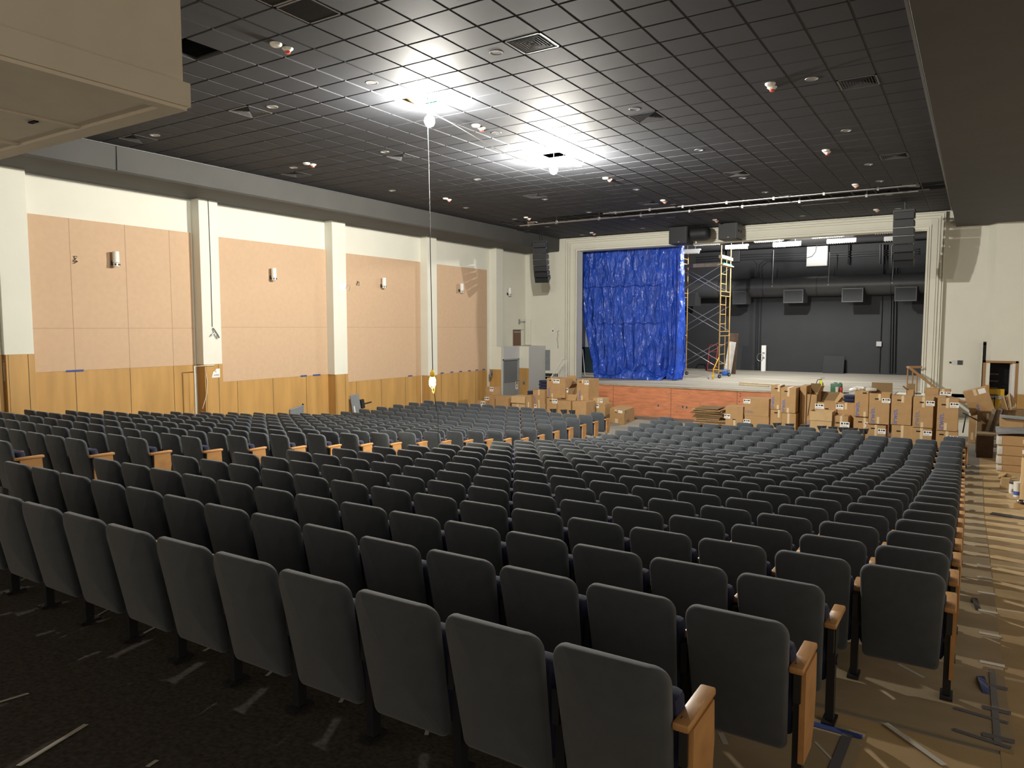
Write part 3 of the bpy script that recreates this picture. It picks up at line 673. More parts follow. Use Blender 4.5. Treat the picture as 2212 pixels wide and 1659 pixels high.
b = MB(); b.path([wp + Vector(q) for q in ((.0, 0, -.11), (.0, 0, -.16), (.03, 0, -.20), (.055, 0, -.15), (.06, 0, -.06), (.075, 0, .02))], .006, 6); b.build('hook', M['yellowbright'], t)
b = MB(); e = at_y(947, 958, 11.0); b.path([wp + Vector((.04, 0, -.19)), wp + Vector((.05, .05, -.5)), Vector((e.x, e.y, e.z + .5)), e], .006, 6)
tag(b.build('tail_cord', M['cord'], None, True), 'thin dark cord trailing from the work lamp down to the seats', 'cord')
# ---- lighting pipes in the ceiling slot
def pipe_thing(name, lab, cat, pts, r, mt, grp=None, clamps=()):
    t = thing(name, pts[0], lab, cat, grp); b = MB(); b.path(pts, r, 12); b.build('pipe', mt, t, True)
    for s in clamps:
        p = Vector(pts[0]).lerp(Vector(pts[-1]), s); b = MB(); b.box((p.x - .03, p.y - .05, p.z - .06), (p.x + .03, p.y + .05, p.z + .06)); b.tube((p.x, p.y, p.z), (p.x, p.y, CEIL + 1.0), .008, 6); b.build('clamp', M['galv'], t)
    return t
py1, py2 = gy(27) + .12, gy(28) + .42
pipe_thing('lighting_pipe', 'galvanised lighting pipe in the ceiling slot, the one toward the seats', 'pipe', [(-11.2, py1, CEIL - .03), (-1.6, py1, CEIL - .03)], .028, M['galv'], 'lighting pipes in the ceiling slot', [.05, .18, .3, .45, .6, .75, .9])
pipe_thing('lighting_pipe', 'galvanised lighting pipe in the ceiling slot, the one toward the stage', 'pipe', [(-15.2, py2, CEIL - .05), (-1.6, py2, CEIL - .05)], .028, M['galv'], 'lighting pipes in the ceiling slot', [.03, .12, .25, .37, .5, .63, .76, .9])
b = MB()
for q in range(30):
    x = -15 + q * .46; b.box((x, gy(27) + .02, CEIL + .012), (x + .3, gy(27) + .05, CEIL + .03)); b.box((x, gy(29) - .05, CEIL - .02), (x + .33, gy(29) - .02, CEIL + .01))
tag(b.build('slot_edge', M['galv']), 'bright metal edge pieces lining the open ceiling slot of the pipes', 'edging')
for n, (u, v, where) in enumerate(((1329, 460, 'toward the side wall'), (1694, 425, 'near the middle'), (1965, 403, 'at the aisle end'), (1150, 482, 'at the far wall end'))):
    p = at_z(u, v, CEIL - .02); b = MB()
    for q in range(9):
        a = [p + Vector((random.uniform(-.25, .25), random.uniform(-.25, .25), random.uniform(-.02, .12))) for _ in range(4)]; b.path(a, .011, 6)
    tag(b.build('cable_coil', M['galv']), 'tangle of shiny cable and conduit in the ceiling slot ' + where, 'cables', 'cable tangles in the ceiling slot')
for n, ((u, v), (u2, v2)) in enumerate((((1526, 458), (1562, 454)), ((1602, 450), (1639, 447)), ((1731, 444), (1833, 435)), ((1440, 470), (1460, 469)), ((1384, 469), (1416, 467)), ((1132, 499), (1148, 499)))):
    p, q = at_z(u, v, CEIL - .02), at_z(u2, v2, CEIL - .02); b = MB(); b.box((p.x, p.y - .02, CEIL - .03), (q.x, p.y + .02, CEIL - .01))
    tag(b.build('loose_tee', M['galv']), 'bright loose ceiling tee, %s of the short row stageward of the pipes' % ORD[n + 1], 'edging', 'loose tees stageward of the pipes')
# ---- hanging speakers
def line_array(x, y, ztop, n, lab, rz, h=.245, w=.58, d=.42):
    t = thing('line_array_speaker', (x, y, ztop), lab, 'speaker', 'curved speaker columns beside the stage')
    b = MB(); b.box((x - w / 2 - .01, y - .2, ztop), (x + w / 2 + .01, y + .25, ztop + .06), rz, (x, y, 0)); b.tube((x, y - .05, ztop + .05), (x, y - .05, CEIL + .03), .012, 6); b.tube((x, y + .15, ztop + .05), (x, y + .15, CEIL + .03), .012, 6); b.build('rigging_bar', M['blackmetal'], t)
    pos = Vector((0, 0, 0)); ang = 0.0
    for q in range(n):
        mm = Matrix.Translation((x, y, ztop)) @ Matrix.Rotation(rz, 4, 'Z') @ Matrix.Translation(pos) @ Matrix.Rotation(math.radians(ang), 4, 'X')
        b = MB(); vs = []
        hh = h - .006
        prof = [(-d / 2, -.012), (-d / 2, -hh + .012), (-d / 2 + .04, -hh + .0), (d / 2, -hh + .04), (d / 2, -.04), (-d / 2 + .04, 0)]
        k = len(prof); vs = [mm @ Vector((-w / 2, yy, zz)) for yy, zz in prof] + [mm @ Vector((w / 2, yy, zz)) for yy, zz in prof]
        b.add(vs, [(i, (i + 1) % k, k + (i + 1) % k, k + i) for i in range(k)] + [tuple(range(k)), tuple(range(k, 2 * k))])
        cab = b.build('cabinet', M['speaker'], t)
        b = MB()
        for sx in (-1, 1): b.box((sx * (w / 2 + .004) - .006, -d / 2 + .03, -.03), (sx * (w / 2 + .004) + .006, -d / 2 + .055, .02), mtx=mm)
        b.build('hinge', M['greymetal'], cab)
        ang += 1.2 + q * 1.25
        pos = pos + Vector((0, math.sin(math.radians(ang)) * h * 1.0, -math.cos(math.radians(ang)) * h))
    return t
p = at_y(1168, 528, 26.6); line_array(p.x, 26.6, 7.05, 7, 'curved black speaker column hanging beside the blue tarp, before the side wall corner', 0.25, h=.235)
p = at_y(1954, 462, 26.6); line_array(p.x, 26.6, 7.19, 7, 'curved black speaker column hanging before the bare end of the proscenium', -0.05, h=.247)
def sub(px, lab):
    (u0, v0), (u1, v1) = px; y = 28.2; a = at_y(u0, v0, y); c = at_y(u1, v1, y)
    t = thing('hanging_subwoofer', ((a.x + c.x) / 2, y, c.z), lab, 'speaker', 'black speaker boxes over the proscenium head')
    b = MB(); b.bbox((a.x, y, c.z), (c.x, y + .85, 7.50), .012); b.build('cabinet', M['speaker'], t)
    b = MB(); b.box((c.x - .012, y - .012, c.z), (c.x + .008, y, 7.5)); b.box((c.x + .01, y + .05, c.z + .02), (c.x + .022, y + .78, 7.5)); b.build('rigging_frame', M['darkmetal'], t)
    b = MB()
    for zz in (.3, .34): b.box((c.x + .022, y + .25, c.z + zz - .03), (c.x + .03, y + .33, c.z + zz + .03)); b.box((c.x + .022, y + .55, c.z + zz - .03), (c.x + .03, y + .62, c.z + zz + .03))
    b.build('bracket_slot', M['blackvoid'], t)
    b = MB(); b.box((c.x - .33, y - .004, c.z + .06), (c.x - .28, y, c.z + .075)); b.build('badge', M['white'], t)
sub(((1445, 497), (1482, 525)), 'black box speaker hung over the proscenium head on the tarp side')
sub(((1552, 485), (1590, 515)), 'black box speaker hung over the scaffold end of the proscenium head')
y = 28.3; a = at_y(1496, 500, y); c = at_y(1531, 512, y)
t = thing('round_loudspeaker', ((a.x + c.x) / 2, y, 7.1), 'rounded black loudspeaker hung between the two black box speakers', 'speaker')
b = MB(); mm = Matrix.Translation((a.x - .1, y + .2, 7.2)) @ Matrix.Rotation(PI / 2, 4, 'Y')
b.lathe([(.21, 0), (.27, .02), (.28, .5), (.27, .62), (.20, .72), (.12, .76)], (0, 0, 0), 24, mm); b.build('horn_body', M['speaker'], t, True)
b = MB(); b.tube((a.x + .3, y + .2, 7.45), (a.x + .3, y + .2, CEIL), .015, 8); b.build('hanger', M['blackmetal'], t)
# ------------------------------------------------------------------ blue tarp
ty = 30.55
bl, br_ = at_y(1302, 812, ty), at_y(1476, 815, ty); tl, tr_ = at_y(1258, 540, ty), at_y(1475, 527, ty)
NX, NZ = 110, 90; zb_, zt_ = STG + .03, tr_.z + .25
b = MB(); vs = []
def tarp_xy(s, t):     # s across, t down
    lx = -15.75 + (.92 * t ** 2.2) ; rx = tr_.x + .05 + .10 * t
    x = lx + (rx - lx) * s
    conv = 1 - .5 * (1 - t)
    f = .10 * math.sin(26 * s + 2.2 * math.sin(3 * t + 4 * s)) * (.25 + .75 * s) + .05 * math.sin(61 * s + 5 * t) * (.4 + .6 * t) + .035 * math.sin(9 * t + 17 * s) + .02 * math.sin(37 * t + 23 * s)
    if s > .72: f += (.16 * math.sin((s - .72) * 70 + 2 * t)) * (s - .72) / .28
    f += .10 * math.sin(6 * (s + t * .55)) * t
    z = zt_ + (zb_ - zt_) * t
    return x, ty + f * conv + (-.35 * max(0, t - .9) / .1 * (.4 + .6 * s)), z
for j in range(NZ + 1):
    for i in range(NX + 1): vs.append(tarp_xy(i / NX, j / NZ))
b.add(vs, [(j * (NX + 1) + i, j * (NX + 1) + i + 1, (j + 1) * (NX + 1) + i + 1, (j + 1) * (NX + 1) + i) for j in range(NZ) for i in range(NX)])
tm = mat('blue_tarp_plastic', (0.030, 0.105, 0.66), 0.2, spec=0.7, var=0.2, vscale=1.2)
nt = tm.node_tree; bs = nt.nodes['Principled BSDF']
tc = nt.nodes.new('ShaderNodeTexCoord'); mp = nt.nodes.new('ShaderNodeMapping'); mp.inputs['Scale'].default_value = (2.4, 2.4, .8); nt.links.new(tc.outputs['Object'], mp.inputs[0])
vo = nt.nodes.new('ShaderNodeTexVoronoi'); vo.feature = 'F1'; vo.inputs['Scale'].default_value = 1.6
nz = nt.nodes.new('ShaderNodeTexNoise'); nz.inputs['Scale'].default_value = 2.2; nz.inputs['Detail'].default_value = 4; nz.inputs['Distortion'].default_value = 1.2
nt.links.new(mp.outputs[0], nz.inputs['Vector']); nt.links.new(mp.outputs[0], vo.inputs['Vector'])
ad = nt.nodes.new('ShaderNodeMath'); ad.operation = 'ADD'; nt.links.new(nz.outputs[0], ad.inputs[0]); nt.links.new(vo.outputs[0], ad.inputs[1])
bp = nt.nodes.new('ShaderNodeBump'); bp.inputs['Strength'].default_value = 0.8; bp.inputs['Distance'].default_value = .22; bs.inputs['Transmission Weight'].default_value = 0.0; nt.links.new(ad.outputs[0], bp.inputs['Height']); nt.links.new(bp.outputs[0], bs.inputs['Normal'])
t = thing('tarp', ((bl.x + br_.x) / 2, ty, STG), 'large crumpled blue plastic tarp hanging across one side of the stage opening', 'tarp')
o = b.build('hanging_sheet', tm, t, True); md = o.modifiers.new('thick', 'SOLIDIFY'); md.thickness = .004
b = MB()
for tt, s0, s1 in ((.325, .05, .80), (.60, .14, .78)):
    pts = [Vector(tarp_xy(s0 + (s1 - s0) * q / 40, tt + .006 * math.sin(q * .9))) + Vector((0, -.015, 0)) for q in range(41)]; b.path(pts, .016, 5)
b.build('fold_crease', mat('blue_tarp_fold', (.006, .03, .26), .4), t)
b = MB(); vs = []; nx, ny = 44, 12     # heap gathered on the boards
for j in range(ny + 1):
    for i in range(nx + 1):
        s, r = i / nx, j / ny; x = -14.6 + 3.25 * s; ph = PI * r
        hgt = (.16 + .42 * math.exp(-((s - .62) / .2) ** 2)) * (1 + .3 * math.sin(17 * s + 3 * r))
        vs.append((x + .08 * math.sin(7 * r + 11 * s), ty - .38 - .32 * math.cos(ph) + .06 * math.sin(13 * s), STG + .012 + hgt * math.sin(ph) + .04 * math.sin(23 * s + 9 * r) * math.sin(ph)))
b.add(vs, [(j * (nx + 1) + i, j * (nx + 1) + i + 1, (j + 1) * (nx + 1) + i + 1, (j + 1) * (nx + 1) + i) for j in range(ny) for i in range(nx)]); b.build('gathered_hem', tm, t, True)
# ------------------------------------------------------------------ scaffold tower
sx0, sx1, sya, syb = -11.75, -9.72, 32.6, 34.1
t = thing('scaffold_tower', ((sx0 + sx1) / 2, 33.3, STG), 'yellow rolling scaffold tower with cross braces standing beside the blue tarp', 'scaffold')
ztop = 3.62 + CAMZ; lvl = [STG + .22, STG + 2.02, STG + 3.82, ztop]
for x in (sx0, sx1):
    for y in (sya, syb):
        b = MB(); b.tube((x, y, STG + .2), (x, y, ztop), .028, 10); b.build('upright', M['yellow'], t, True)
    for a, c in zip(lvl[:-1], lvl[1:]):
        b = MB()
        for zz in (.08, .42, .85, 1.28, 1.68): b.tube((x, sya, a + zz), (x, syb if zz in (.08, 1.68) else (sya + syb) / 2 + .1, a + zz), .018, 8)
        b.tube((x, (sya + syb) / 2 + .1, a + .08), (x, (sya + syb) / 2 + .1, a + 1.68), .018, 8); b.build('end_frame_rungs', M['yellow'], t, True)
for y in (sya, syb):
    for a in (lvl[0] + .25, lvl[1] + .1, lvl[2] + .05):
        for q in (0, 1):
            b = MB(); h2 = 1.15; b.tube((sx0, y, a + (h2 if q else 0)), (sx1, y, a + (0 if q else h2)), .012, 7); b.build('cross_brace', M['galv'], t, True)
for x in (sx0, sx1):
    for y in (sya, syb):
        b = MB(); mm = Matrix.Translation((x + .04, y, STG + .085)) @ Matrix.Rotation(PI / 2, 4, 'Y') @ Matrix.Rotation(.5, 4, 'X'); b.lathe([(.085, -.02), (.085, .02)], (0, 0, 0), 18, mm); w = b.build('caster', M['rubber'], t, True)
        b = MB(); b.lathe([(.04, -.024), (.04, .024)], (0, 0, 0), 12, mm); b.tube((x, y, STG + .1), (x, y, STG + .3), .02, 8); b.build('hub', M['greymetal'], w)
for x, y, dx in ((sx1, sya, -.05), (sx0, sya, .12)):
    b = MB(); b.tube((x, y, STG + .95), (x + dx, y - .62, STG + .42), .02, 8); b.tube((x, y, STG + .38), (x + dx, y - .62, STG + .42), .02, 8); b.tube((x + dx, y - .62, STG + .16), (x + dx, y - .62, STG + .5), .024, 8); b.build('outrigger', M['yellowbright'] if dx < 0 else M['yellow'], t, True)
    b = MB(); mm = Matrix.Translation((x + dx, y - .62, STG + .095)) @ Matrix.Rotation(PI / 2, 4, 'Y'); b.lathe([(.095, -.025), (.095, .025)], (0, 0, 0), 18, mm); b.build('caster', M['yellowbright'] if dx < 0 else M['rubber'], t, True)
zp = at_y(1520, 574, sya).z; zp2 = at_y(1590, 572, sya).z
b = MB(); b.box((sx0 - .05, sya - .02, zp - .06), (sx1 - .1, sya + .03, zp + .10)); b.build('side_plank', M['plank'], t)
b = MB(); b.box((sx1 - .15, sya - .05, zp + .0), (sx1 + .12, syb + .1, zp + .045)); b.box((sx0 - .2, sya - .02, 3.16 + CAMZ - .3), (sx0 + .1, syb, 3.16 + CAMZ - .2)); b.box((sx1 - .08, sya - .1, 3.05 + CAMZ), (sx1 + .06, syb + .15, 3.18 + CAMZ)); b.build('deck_board', M['lumber'], t)
b = MB(); b.box((sx1 - .1, sya + .1, zp + .06), (sx1 + .1, syb - .1, zp + .10)); tag(b.build('spirit_level', M['teal']), 'green level lying on the scaffold board', 'tool')
# ------------------------------------------------------------------ stage back wall things
YB = SYB
def yb(u, v, d=0): return at_y(u, v, YB - d)
dt, dbm = yb(1700, 599, .55), yb(1700, 641, .55); zc = (dt.z + dbm.z) / 2; rr = (dt.z - dbm.z) / 2
t = thing('air_duct', (-7, YB - .6, zc), 'fat round charcoal duct running along the whole stage back wall', 'duct')
b = MB(); b.tube((-13.6, YB - .6, zc), (2.2, YB - .6, zc), rr, 32); b.build('duct_run', M['duct'], t, True)
b = MB()
for u in (1556, 1651, 1766, 1925): x = yb(u, 620, .6).x; b.tube((x, YB - .6, zc), (x + .05, YB - .6, zc), rr + .008, 32)
b.build('joint_band', M['blackpipe'], t, True)
b = MB()
for (u, v0, v1) in ((1668, 540, 620), (1789, 545, 617), (1927, 530, 613)): p = at_y(u, v1, YB - 1.05); b.tube(p, (p.x + .02, p.y, at_y(u, v0, YB - 1.05).z), .02, 8); b.lathe([(.05, 0), (.05, .08)], p, 10)
b.build('hanger_rod', M['greymetal'], t, True)
for n, (u0, u1, v0, v1) in enumerate(((1475, 1503, 642, 661), (1583, 1612, 636, 657), (1693, 1735, 632, 654), (1819, 1864, 629, 652), (1933, 1980, 627, 650))):
    a, c = at_y(u0, v0, YB - 1.2), at_y(u1, v1, YB - 1.2)
    tt = thing('duct_register', ((a.x + c.x) / 2, YB - 1, c.z), 'boxy charcoal air register under the round duct, %s from the blue tarp' % ORD[n + 1], 'vent', 'registers under the stage duct')
    b = MB(); b.prism([(a.x, YB - 1.25), (c.x, YB - 1.25), (c.x + .12, YB - .75), (a.x + .12, YB - .75)], c.z, zc - rr * .35); b.build('hood', M['duct'], tt)
    b = MB(); b.box((a.x + .03, YB - 1.252, c.z + .04), (c.x - .03, YB - 1.249, zc - rr * .45)); b.build('face', M['stagewall'], tt)
d2a, d2b = yb(1640, 514, .9), yb(1640, 536, .9)
b = MB(); b.tube((-13.8, YB - 1, (d2a.z + d2b.z) / 2 + .1), (2.2, YB - 1, (d2a.z + d2b.z) / 2 + .1), .38, 24); tag(b.build('air_duct', M['duct'], None, True), 'second round dark duct high behind the white strip lights', 'duct')
a, c = yb(1745, 534), yb(1788, 574)
t = thing('electrical_cabinet', ((a.x + c.x) / 2, YB - .15, c.z), 'white square electrical cabinet high on the black stage wall', 'cabinet')
b = MB(); b.bbox((a.x, YB - .22, c.z), (c.x, YB, a.z), .01); b.build('cover', M['whitepaint'], t)
b = MB(); b.box((a.x - .03, YB - .2, c.z - .03), (c.x + .03, YB - .01, c.z)); b.box((c.x, YB - .2, c.z), (c.x + .03, YB - .01, a.z)); b.build('rim', M['blackpipe'], t)
b = MB()
for q in range(5): x = a.x + .42 + q * .11; b.tube((x, YB - .12, a.z - .02), (x, YB - .12, a.z + .22), .03, 8)
b.build('conduit_stub', M['darkmetal'], t, True)
b = MB(); b.path([(a.x + .02, YB - .235, c.z + .42), (a.x + .25, YB - .235, c.z + .48), (a.x + .42, YB - .235, c.z + .7), (a.x + .46, YB - .235, a.z + .1)], .03, 8); b.build('hose', M['greymetal'], t, True)
a, c = yb(1573, 536), yb(1600, 566)
t = thing('junction_box', ((a.x + c.x) / 2, YB - .1, c.z), 'large charcoal junction box behind the scaffold', 'box')
b = MB(); b.bbox((a.x, YB - .25, c.z), (c.x, YB, a.z), .01); b.build('box', M['duct'], t)
def conduit(lab, pts, r=.028, grp='black conduits on the stage wall'):
    b = MB(); b.path([Vector(p) for p in pts], r, 7); tag(b.build('conduit', M['blackpipe'], None, True), lab, 'conduit', grp)
def wpt(u, v, d=.06): return yb(u, v, d)
for n, dv in enumerate((0, 5, 10)):
    conduit('horizontal black conduit between junction box and white cabinet, %s from above' % ORD[n + 1], [wpt(1598, 551 + dv), wpt(1745, 545 + dv)])
    conduit('horizontal black conduit past the white cabinet, %s from above' % ORD[n + 1], [wpt(1790, 546 + dv), wpt(1985, 538 + dv)])
    conduit('horizontal black conduit behind the tarp edge, %s from above' % ORD[n + 1], [wpt(1505, 556 + dv), wpt(1573, 552 + dv)])
for n, (u, r) in enumerate(((1636, 560), (1640, 562), (1646, 565))):
    conduit('black conduit bending down the wall beside the scaffold, %s of three' % ORD[n + 1], [wpt(1600 if n == 0 else 1745, 562 if n == 0 else 560 + 2 * n), wpt(u - 8 if n == 0 else u + 12, r), wpt(u, r + 10), wpt(u - 1, 640), wpt(u - 5, 803)])
for n, u in enumerate((1927, 1932, 1938)):
    conduit('vertical black conduit behind the hanging speaker column, %s of three' % ORD[n + 1], [wpt(u, 530), wpt(u - 6, 804)], .045)
conduit('thin vertical conduit dropping to a small outlet box', [wpt(1906, 640), wpt(1899, 804)], .02)
for n, (u, v0, v1) in enumerate(((1832, 528, 571), (1902, 528, 570), (1908, 528, 600))): conduit('short dark hanging strut before the wall, %s from the cabinet' % ORD[n + 1], [wpt(u, v0, .3), wpt(u - 1, v1, .3)], .045)
a = yb(1899, 743); b = MB(); b.bbox((a.x - .12, YB - .1, a.z - .12), (a.x + .12, YB, a.z + .12), .01); tag(b.build('outlet_box', M['greymetal']), 'small grey outlet box on the thin vertical conduit', 'outlet')
a, c = at_y(1646, 746, YB - .4), at_y(1654, 801, YB - .4)
t = thing('white_post', ((a.x + c.x) / 2, YB - .4, STG), 'narrow white post with outlets standing at the stage back wall', 'post')
b = MB(); b.bbox((a.x, YB - .5, STG), (c.x, YB - .35, a.z), .01); b.build('post', M['whitepaint'], t)
b = MB(); 
for zz in (.35, .6): b.box((a.x + .05, YB - .505, a.z - zz - .1), (c.x - .05, YB - .499, a.z - zz)); 
b.build('outlet', M['greymetal'], t)
b = MB(); b.path([(a.x - .05 + .16 * math.cos(q), YB - .53, a.z - .62 + .2 * math.sin(q)) for q in [i * .4 for i in range(17)]], .012, 5); b.build('hanging_cord', M['greymetal'], t, True)
a, c = yb(1782, 767), yb(1825, 805)
b = MB(); mm = Matrix.Translation((a.x, YB - .45, STG)) @ Matrix.Rotation(math.radians(-12), 4, 'X'); b.box((0, -.02, 0), (c.x - a.x, .02, a.z - STG), mtx=mm); tag(b.build('leaning_board', M['stagewall']), 'dark board leaning against the black stage wall', 'board')
# ---- strip lights
SLG = [(1474, 540, 1513, 549), (1500, 523, 1557, 531), (1568, 530, 1616, 540), (1630, 514, 1694, 525), (1671, 525, 1731, 534), (1755, 506, 1824, 516), (1787, 517, 1850, 528), (1889, 498, 1931, 506), (1910, 513, 1974, 521)]
for n, (u0, v0, u1, v1) in enumerate(SLG):
    yy = 35.2 if n % 2 else 33.6; a, c = at_y(u0, v0, yy), at_y(u1, v1, yy); zz = (a.z + c.z) / 2
    t = thing('strip_light', ((a.x + c.x) / 2, yy, zz), 'white strip light over the stage, %s along from the blue tarp' % ORD[n + 1], 'light', 'white strip lights over the stage')
    b = MB(); b.prism([(a.x, yy - .09), (a.x, yy + .09), (c.x, yy + .09), (c.x, yy - .09)], zz + .07, zz + .13); b.box((a.x, yy - .11, zz - .05), (c.x, yy - .095, zz + .10)); b.build('housing', M['whitepaint'], t)
    b = MB(); b.tube((a.x + .05, yy, zz + .03), (c.x - .05, yy, zz + .03), .035, 10); b.build('tube', M['white'], t, True)
    b = MB(); k = int((c.x - a.x) / .09)
    for q in range(k): x = a.x + .04 + q * .09; b.box((x, yy - .10, zz - .07), (x + .02, yy + .10, zz - .055))
    b.build('guard', M['whitepaint'], t)
    b = MB()
    for x in (a.x + .25, c.x - .25): b.tube((x, yy, zz + .12), (x, yy, 9.3), .012, 6)
    b.build('hanger', M['blackpipe'], t)
p = at_y(1683, 515, 32.9)
t = thing('stage_bulb', p, 'bare glowing bulb among the white strip lights over the stage', 'light')
b = MB(); b.lathe([(.012, -.10), (.05, -.08), (.062, -.04), (.05, 0), (.02, .04)], p, 16); b.build('glass_bulb', emis('stage_bulb_glow', (1, .97, .9), 16000), t, True)
b = MB(); b.lathe([(.022, .04), (.022, .1)], p, 10); b.tube(p + Vector((0, 0, .1)), (p.x, p.y, 9.3), .008, 6); b.build('socket', M['white'], t)
# ---- things lying on the stage
def sb(u, v): return at_z(u, v, STG)
p = at_y(1773, 842, 27.75)
t = thing('fire_extinguisher', (p.x, 27.75, STG), 'red fire extinguisher with a yellow tag standing on the stage edge', 'extinguisher')
b = MB(); b.lathe([(.07, 0), (.082, .01), (.082, .28), (.06, .34), (.03, .37)], (p.x, 27.75, STG), 20); b.build('cylinder', M['redpaint'], t, True)
b = MB(); b.lathe([(.022, .365), (.022, .42), (.03, .43), (.03, .46)], (p.x, 27.75, STG), 12); b.box((p.x - .02, 27.73, STG + .45), (p.x + .11, 27.77, STG + .475)); b.box((p.x - .02, 27.735, STG + .49), (p.x + .12, 27.765, STG + .51)); b.build('valve', M['greymetal'], t)
b = MB(); b.path([(p.x - .02, 27.75, STG + .44), (p.x - .12, 27.75, STG + .42), (p.x - .15, 27.74, STG + .3), (p.x - .10, 27.72, STG + .14)], .014, 8); b.build('hose', M['rubber'], t, True)
b = MB(); b.box((p.x - .035, 27.655, STG + .22), (p.x + .06, 27.662, STG + .42)); b.build('tag', M['neon'], t)
b = MB(); b.box((p.x - .04, 27.664, STG + .12), (p.x + .04, 27.667, STG + .17)); b.build('label', M['sticker'], t)
a, c = at_y(1794, 829, 27.6), at_y(1818, 849, 27.6)
t = thing('plastic_case', ((a.x + c.x) / 2, 27.7, STG), 'green plastic tool case standing upright on the stage edge', 'case')
b = MB(); b.bbox((a.x, 27.6, STG), (c.x, 27.78, a.z + .02), .03); b.build('shell', M['green'], t, True)
b = MB(); b.box((a.x + .1, 27.66, a.z + .02), (a.x + .2, 27.72, a.z + .05)); b.box((c.x - .1, 27.66, a.z + .02), (c.x - .03, 27.72, a.z + .05)); b.build('handle', M['green'], t)
p = at_y(1808, 847, 27.4); b = MB(); b.lathe([(.045, 0), (.06, .22), (.057, .22), (.043, .01)], (p.x, 27.4, STG), 16); tag(b.build('cup', M['pinkcup'], None, True), 'pale paper cup beside the green case', 'cup')
p = at_y(1817, 847, 27.4)
t = thing('spray_can', (p.x, 27.4, STG), 'dark red spray can beside the paper cup', 'can')
b = MB(); b.lathe([(.045, 0), (.05, .01), (.05, .2), (.03, .235)], (p.x, 27.4, STG), 16); b.build('can', M['redpaint'], t, True)
b = MB(); b.lathe([(.034, .2), (.034, .27), (.02, .28)], (p.x, 27.4, STG), 14); b.build('cap', M['blackmetal'], t, True)
for n, (p1, p2, lab) in enumerate((((1598, 828), (1680, 833), 'pale lumber plank lying on the stage boards, the one with knots'), ((1598, 832), (1660, 836), 'pale lumber plank alongside it nearer the stage edge'))):
    a, c = sb(*p1), sb(*p2); b = MB(); d = (c - a).normalized(); nn = Vector((-d.y, d.x, 0)) * .06
    b.prism([(a - nn).xy[:], (c - nn).xy[:], (c + nn).xy[:], (a + nn).xy[:]], STG, STG + .04); tag(b.build('plank', M['lumber']), lab, 'plank', 'planks on the stage')
p = at_y(1783, 844, 27.5); b = MB(); b.box((p.x - .1, 27.45, STG), (p.x + .12, 27.5, STG + .03)); tag(b.build('hand_tool', M['blackmetal']), 'small black tool lying between extinguisher and green case', 'tool')
p = at_y(1825, 843, 27.5); b = MB(); b.box((p.x - .05, 27.55, STG), (p.x + .12, 27.6, STG + .03)); tag(b.build('hand_tool', M['blackmetal']), 'small black tool lying past the spray can', 'tool')
# hand truck and cartons at the back of the stage
p = sb(1537, 801); t = thing('hand_truck', p, 'red hand truck standing behind the scaffold against the wall', 'hand truck')
b = MB()
for sx in (-.22, .22): b.tube((p.x + sx, p.y, STG + .12), (p.x + sx, p.y + .25, STG + 1.25), .02, 8); b.tube((p.x + sx, p.y - .05, STG + .05), (p.x + sx, p.y, STG + .12), .02, 8)
for zz in (.35, .7, 1.0): b.tube((p.x - .22, p.y + .22 * zz, STG + zz), (p.x + .22, p.y + .22 * zz, STG + zz), .016, 8)
b.path([(p.x - .22, p.y + .25, STG + 1.25), (p.x - .15, p.y + .28, STG + 1.36), (p.x + .15, p.y + .28, STG + 1.36), (p.x + .22, p.y + .25, STG + 1.25)], .02, 8); b.build('frame', M['redpaint'], t, True)
b = MB(); b.box((p.x - .24, p.y - .3, STG + .02), (p.x + .24, p.y, STG + .035)); b.build('toe_plate', M['redpaint'], t)
for sx in (-.29, .29):
    b = MB(); b.lathe([(.12, -.03), (.12, .03)], (0, 0, 0), 18, Matrix.Translation((p.x + sx, p.y + .08, STG + .12)) @ Matrix.Rotation(PI / 2, 4, 'Y')); b.build('wheel', M['rubber'], t, True)
a, c = at_y(1579, 733, 35), at_y(1564, 795, 35)
b = MB(); mm = Matrix.Translation((c.x + .1, 35.3, STG)) @ Matrix.Rotation(math.radians(8), 4, 'Y'); b.bbox((-.2, -.04, 0), (.14, .04, 1.6), .01, mm); tag(b.build('wrapped_board', M['clearwrap']), 'plastic wrapped pale panel leaning behind the scaffold frame', 'panel')
b = MB(); mm = Matrix.Translation((c.x + .02, 35.9, STG)) @ Matrix.Rotation(math.radians(3), 4, 'Y'); b.bbox((-.2, -.05, 0), (.28, .05, 2.0), .01, mm); tag(b.build('brown_board', M['darkwood']), 'dark brown panel leaning behind the wrapped pale one', 'panel')
p = at_y(1568, 792, 34.6); b = MB(); b.bbox((p.x - .18, 34.5, STG + .01), (p.x + .15, 34.8, STG + .3), .06); tag(b.build('plastic_bag', mat('blue_bag', (.03, .16, .6), .4), None, True), 'bright blue plastic bag at the scaffold foot', 'bag')
b = MB(); a = sb(1263, 812); e = at_y(1258, 755, a.y + .5); b.tube(a + Vector((0, 0, .02)), e, .025, 8); tag(b.build('leaning_pole', M['galv'], None, True), 'pale pole leaning at the tarp edge against the proscenium', 'pole')
# left wing masking flat seen beside the tarp
b = MB(); b.box((-17.4, 33.0, STG), (-15.2, 33.06, STG + 1.3)); tag(b.build('wing_flat', mat('dark_teal_flat', (.025, .05, .06), .7)), 'dark teal low flat in the wing beside the tarp', 'flat')
b = MB(); b.box((-17.2, 33.2, STG + 1.2), (-14.9, 33.26, STG + 3.2)); tag(b.build('wing_flat', M['greypaint_shade']), 'pale tall panel in the wing behind the teal flat', 'panel')
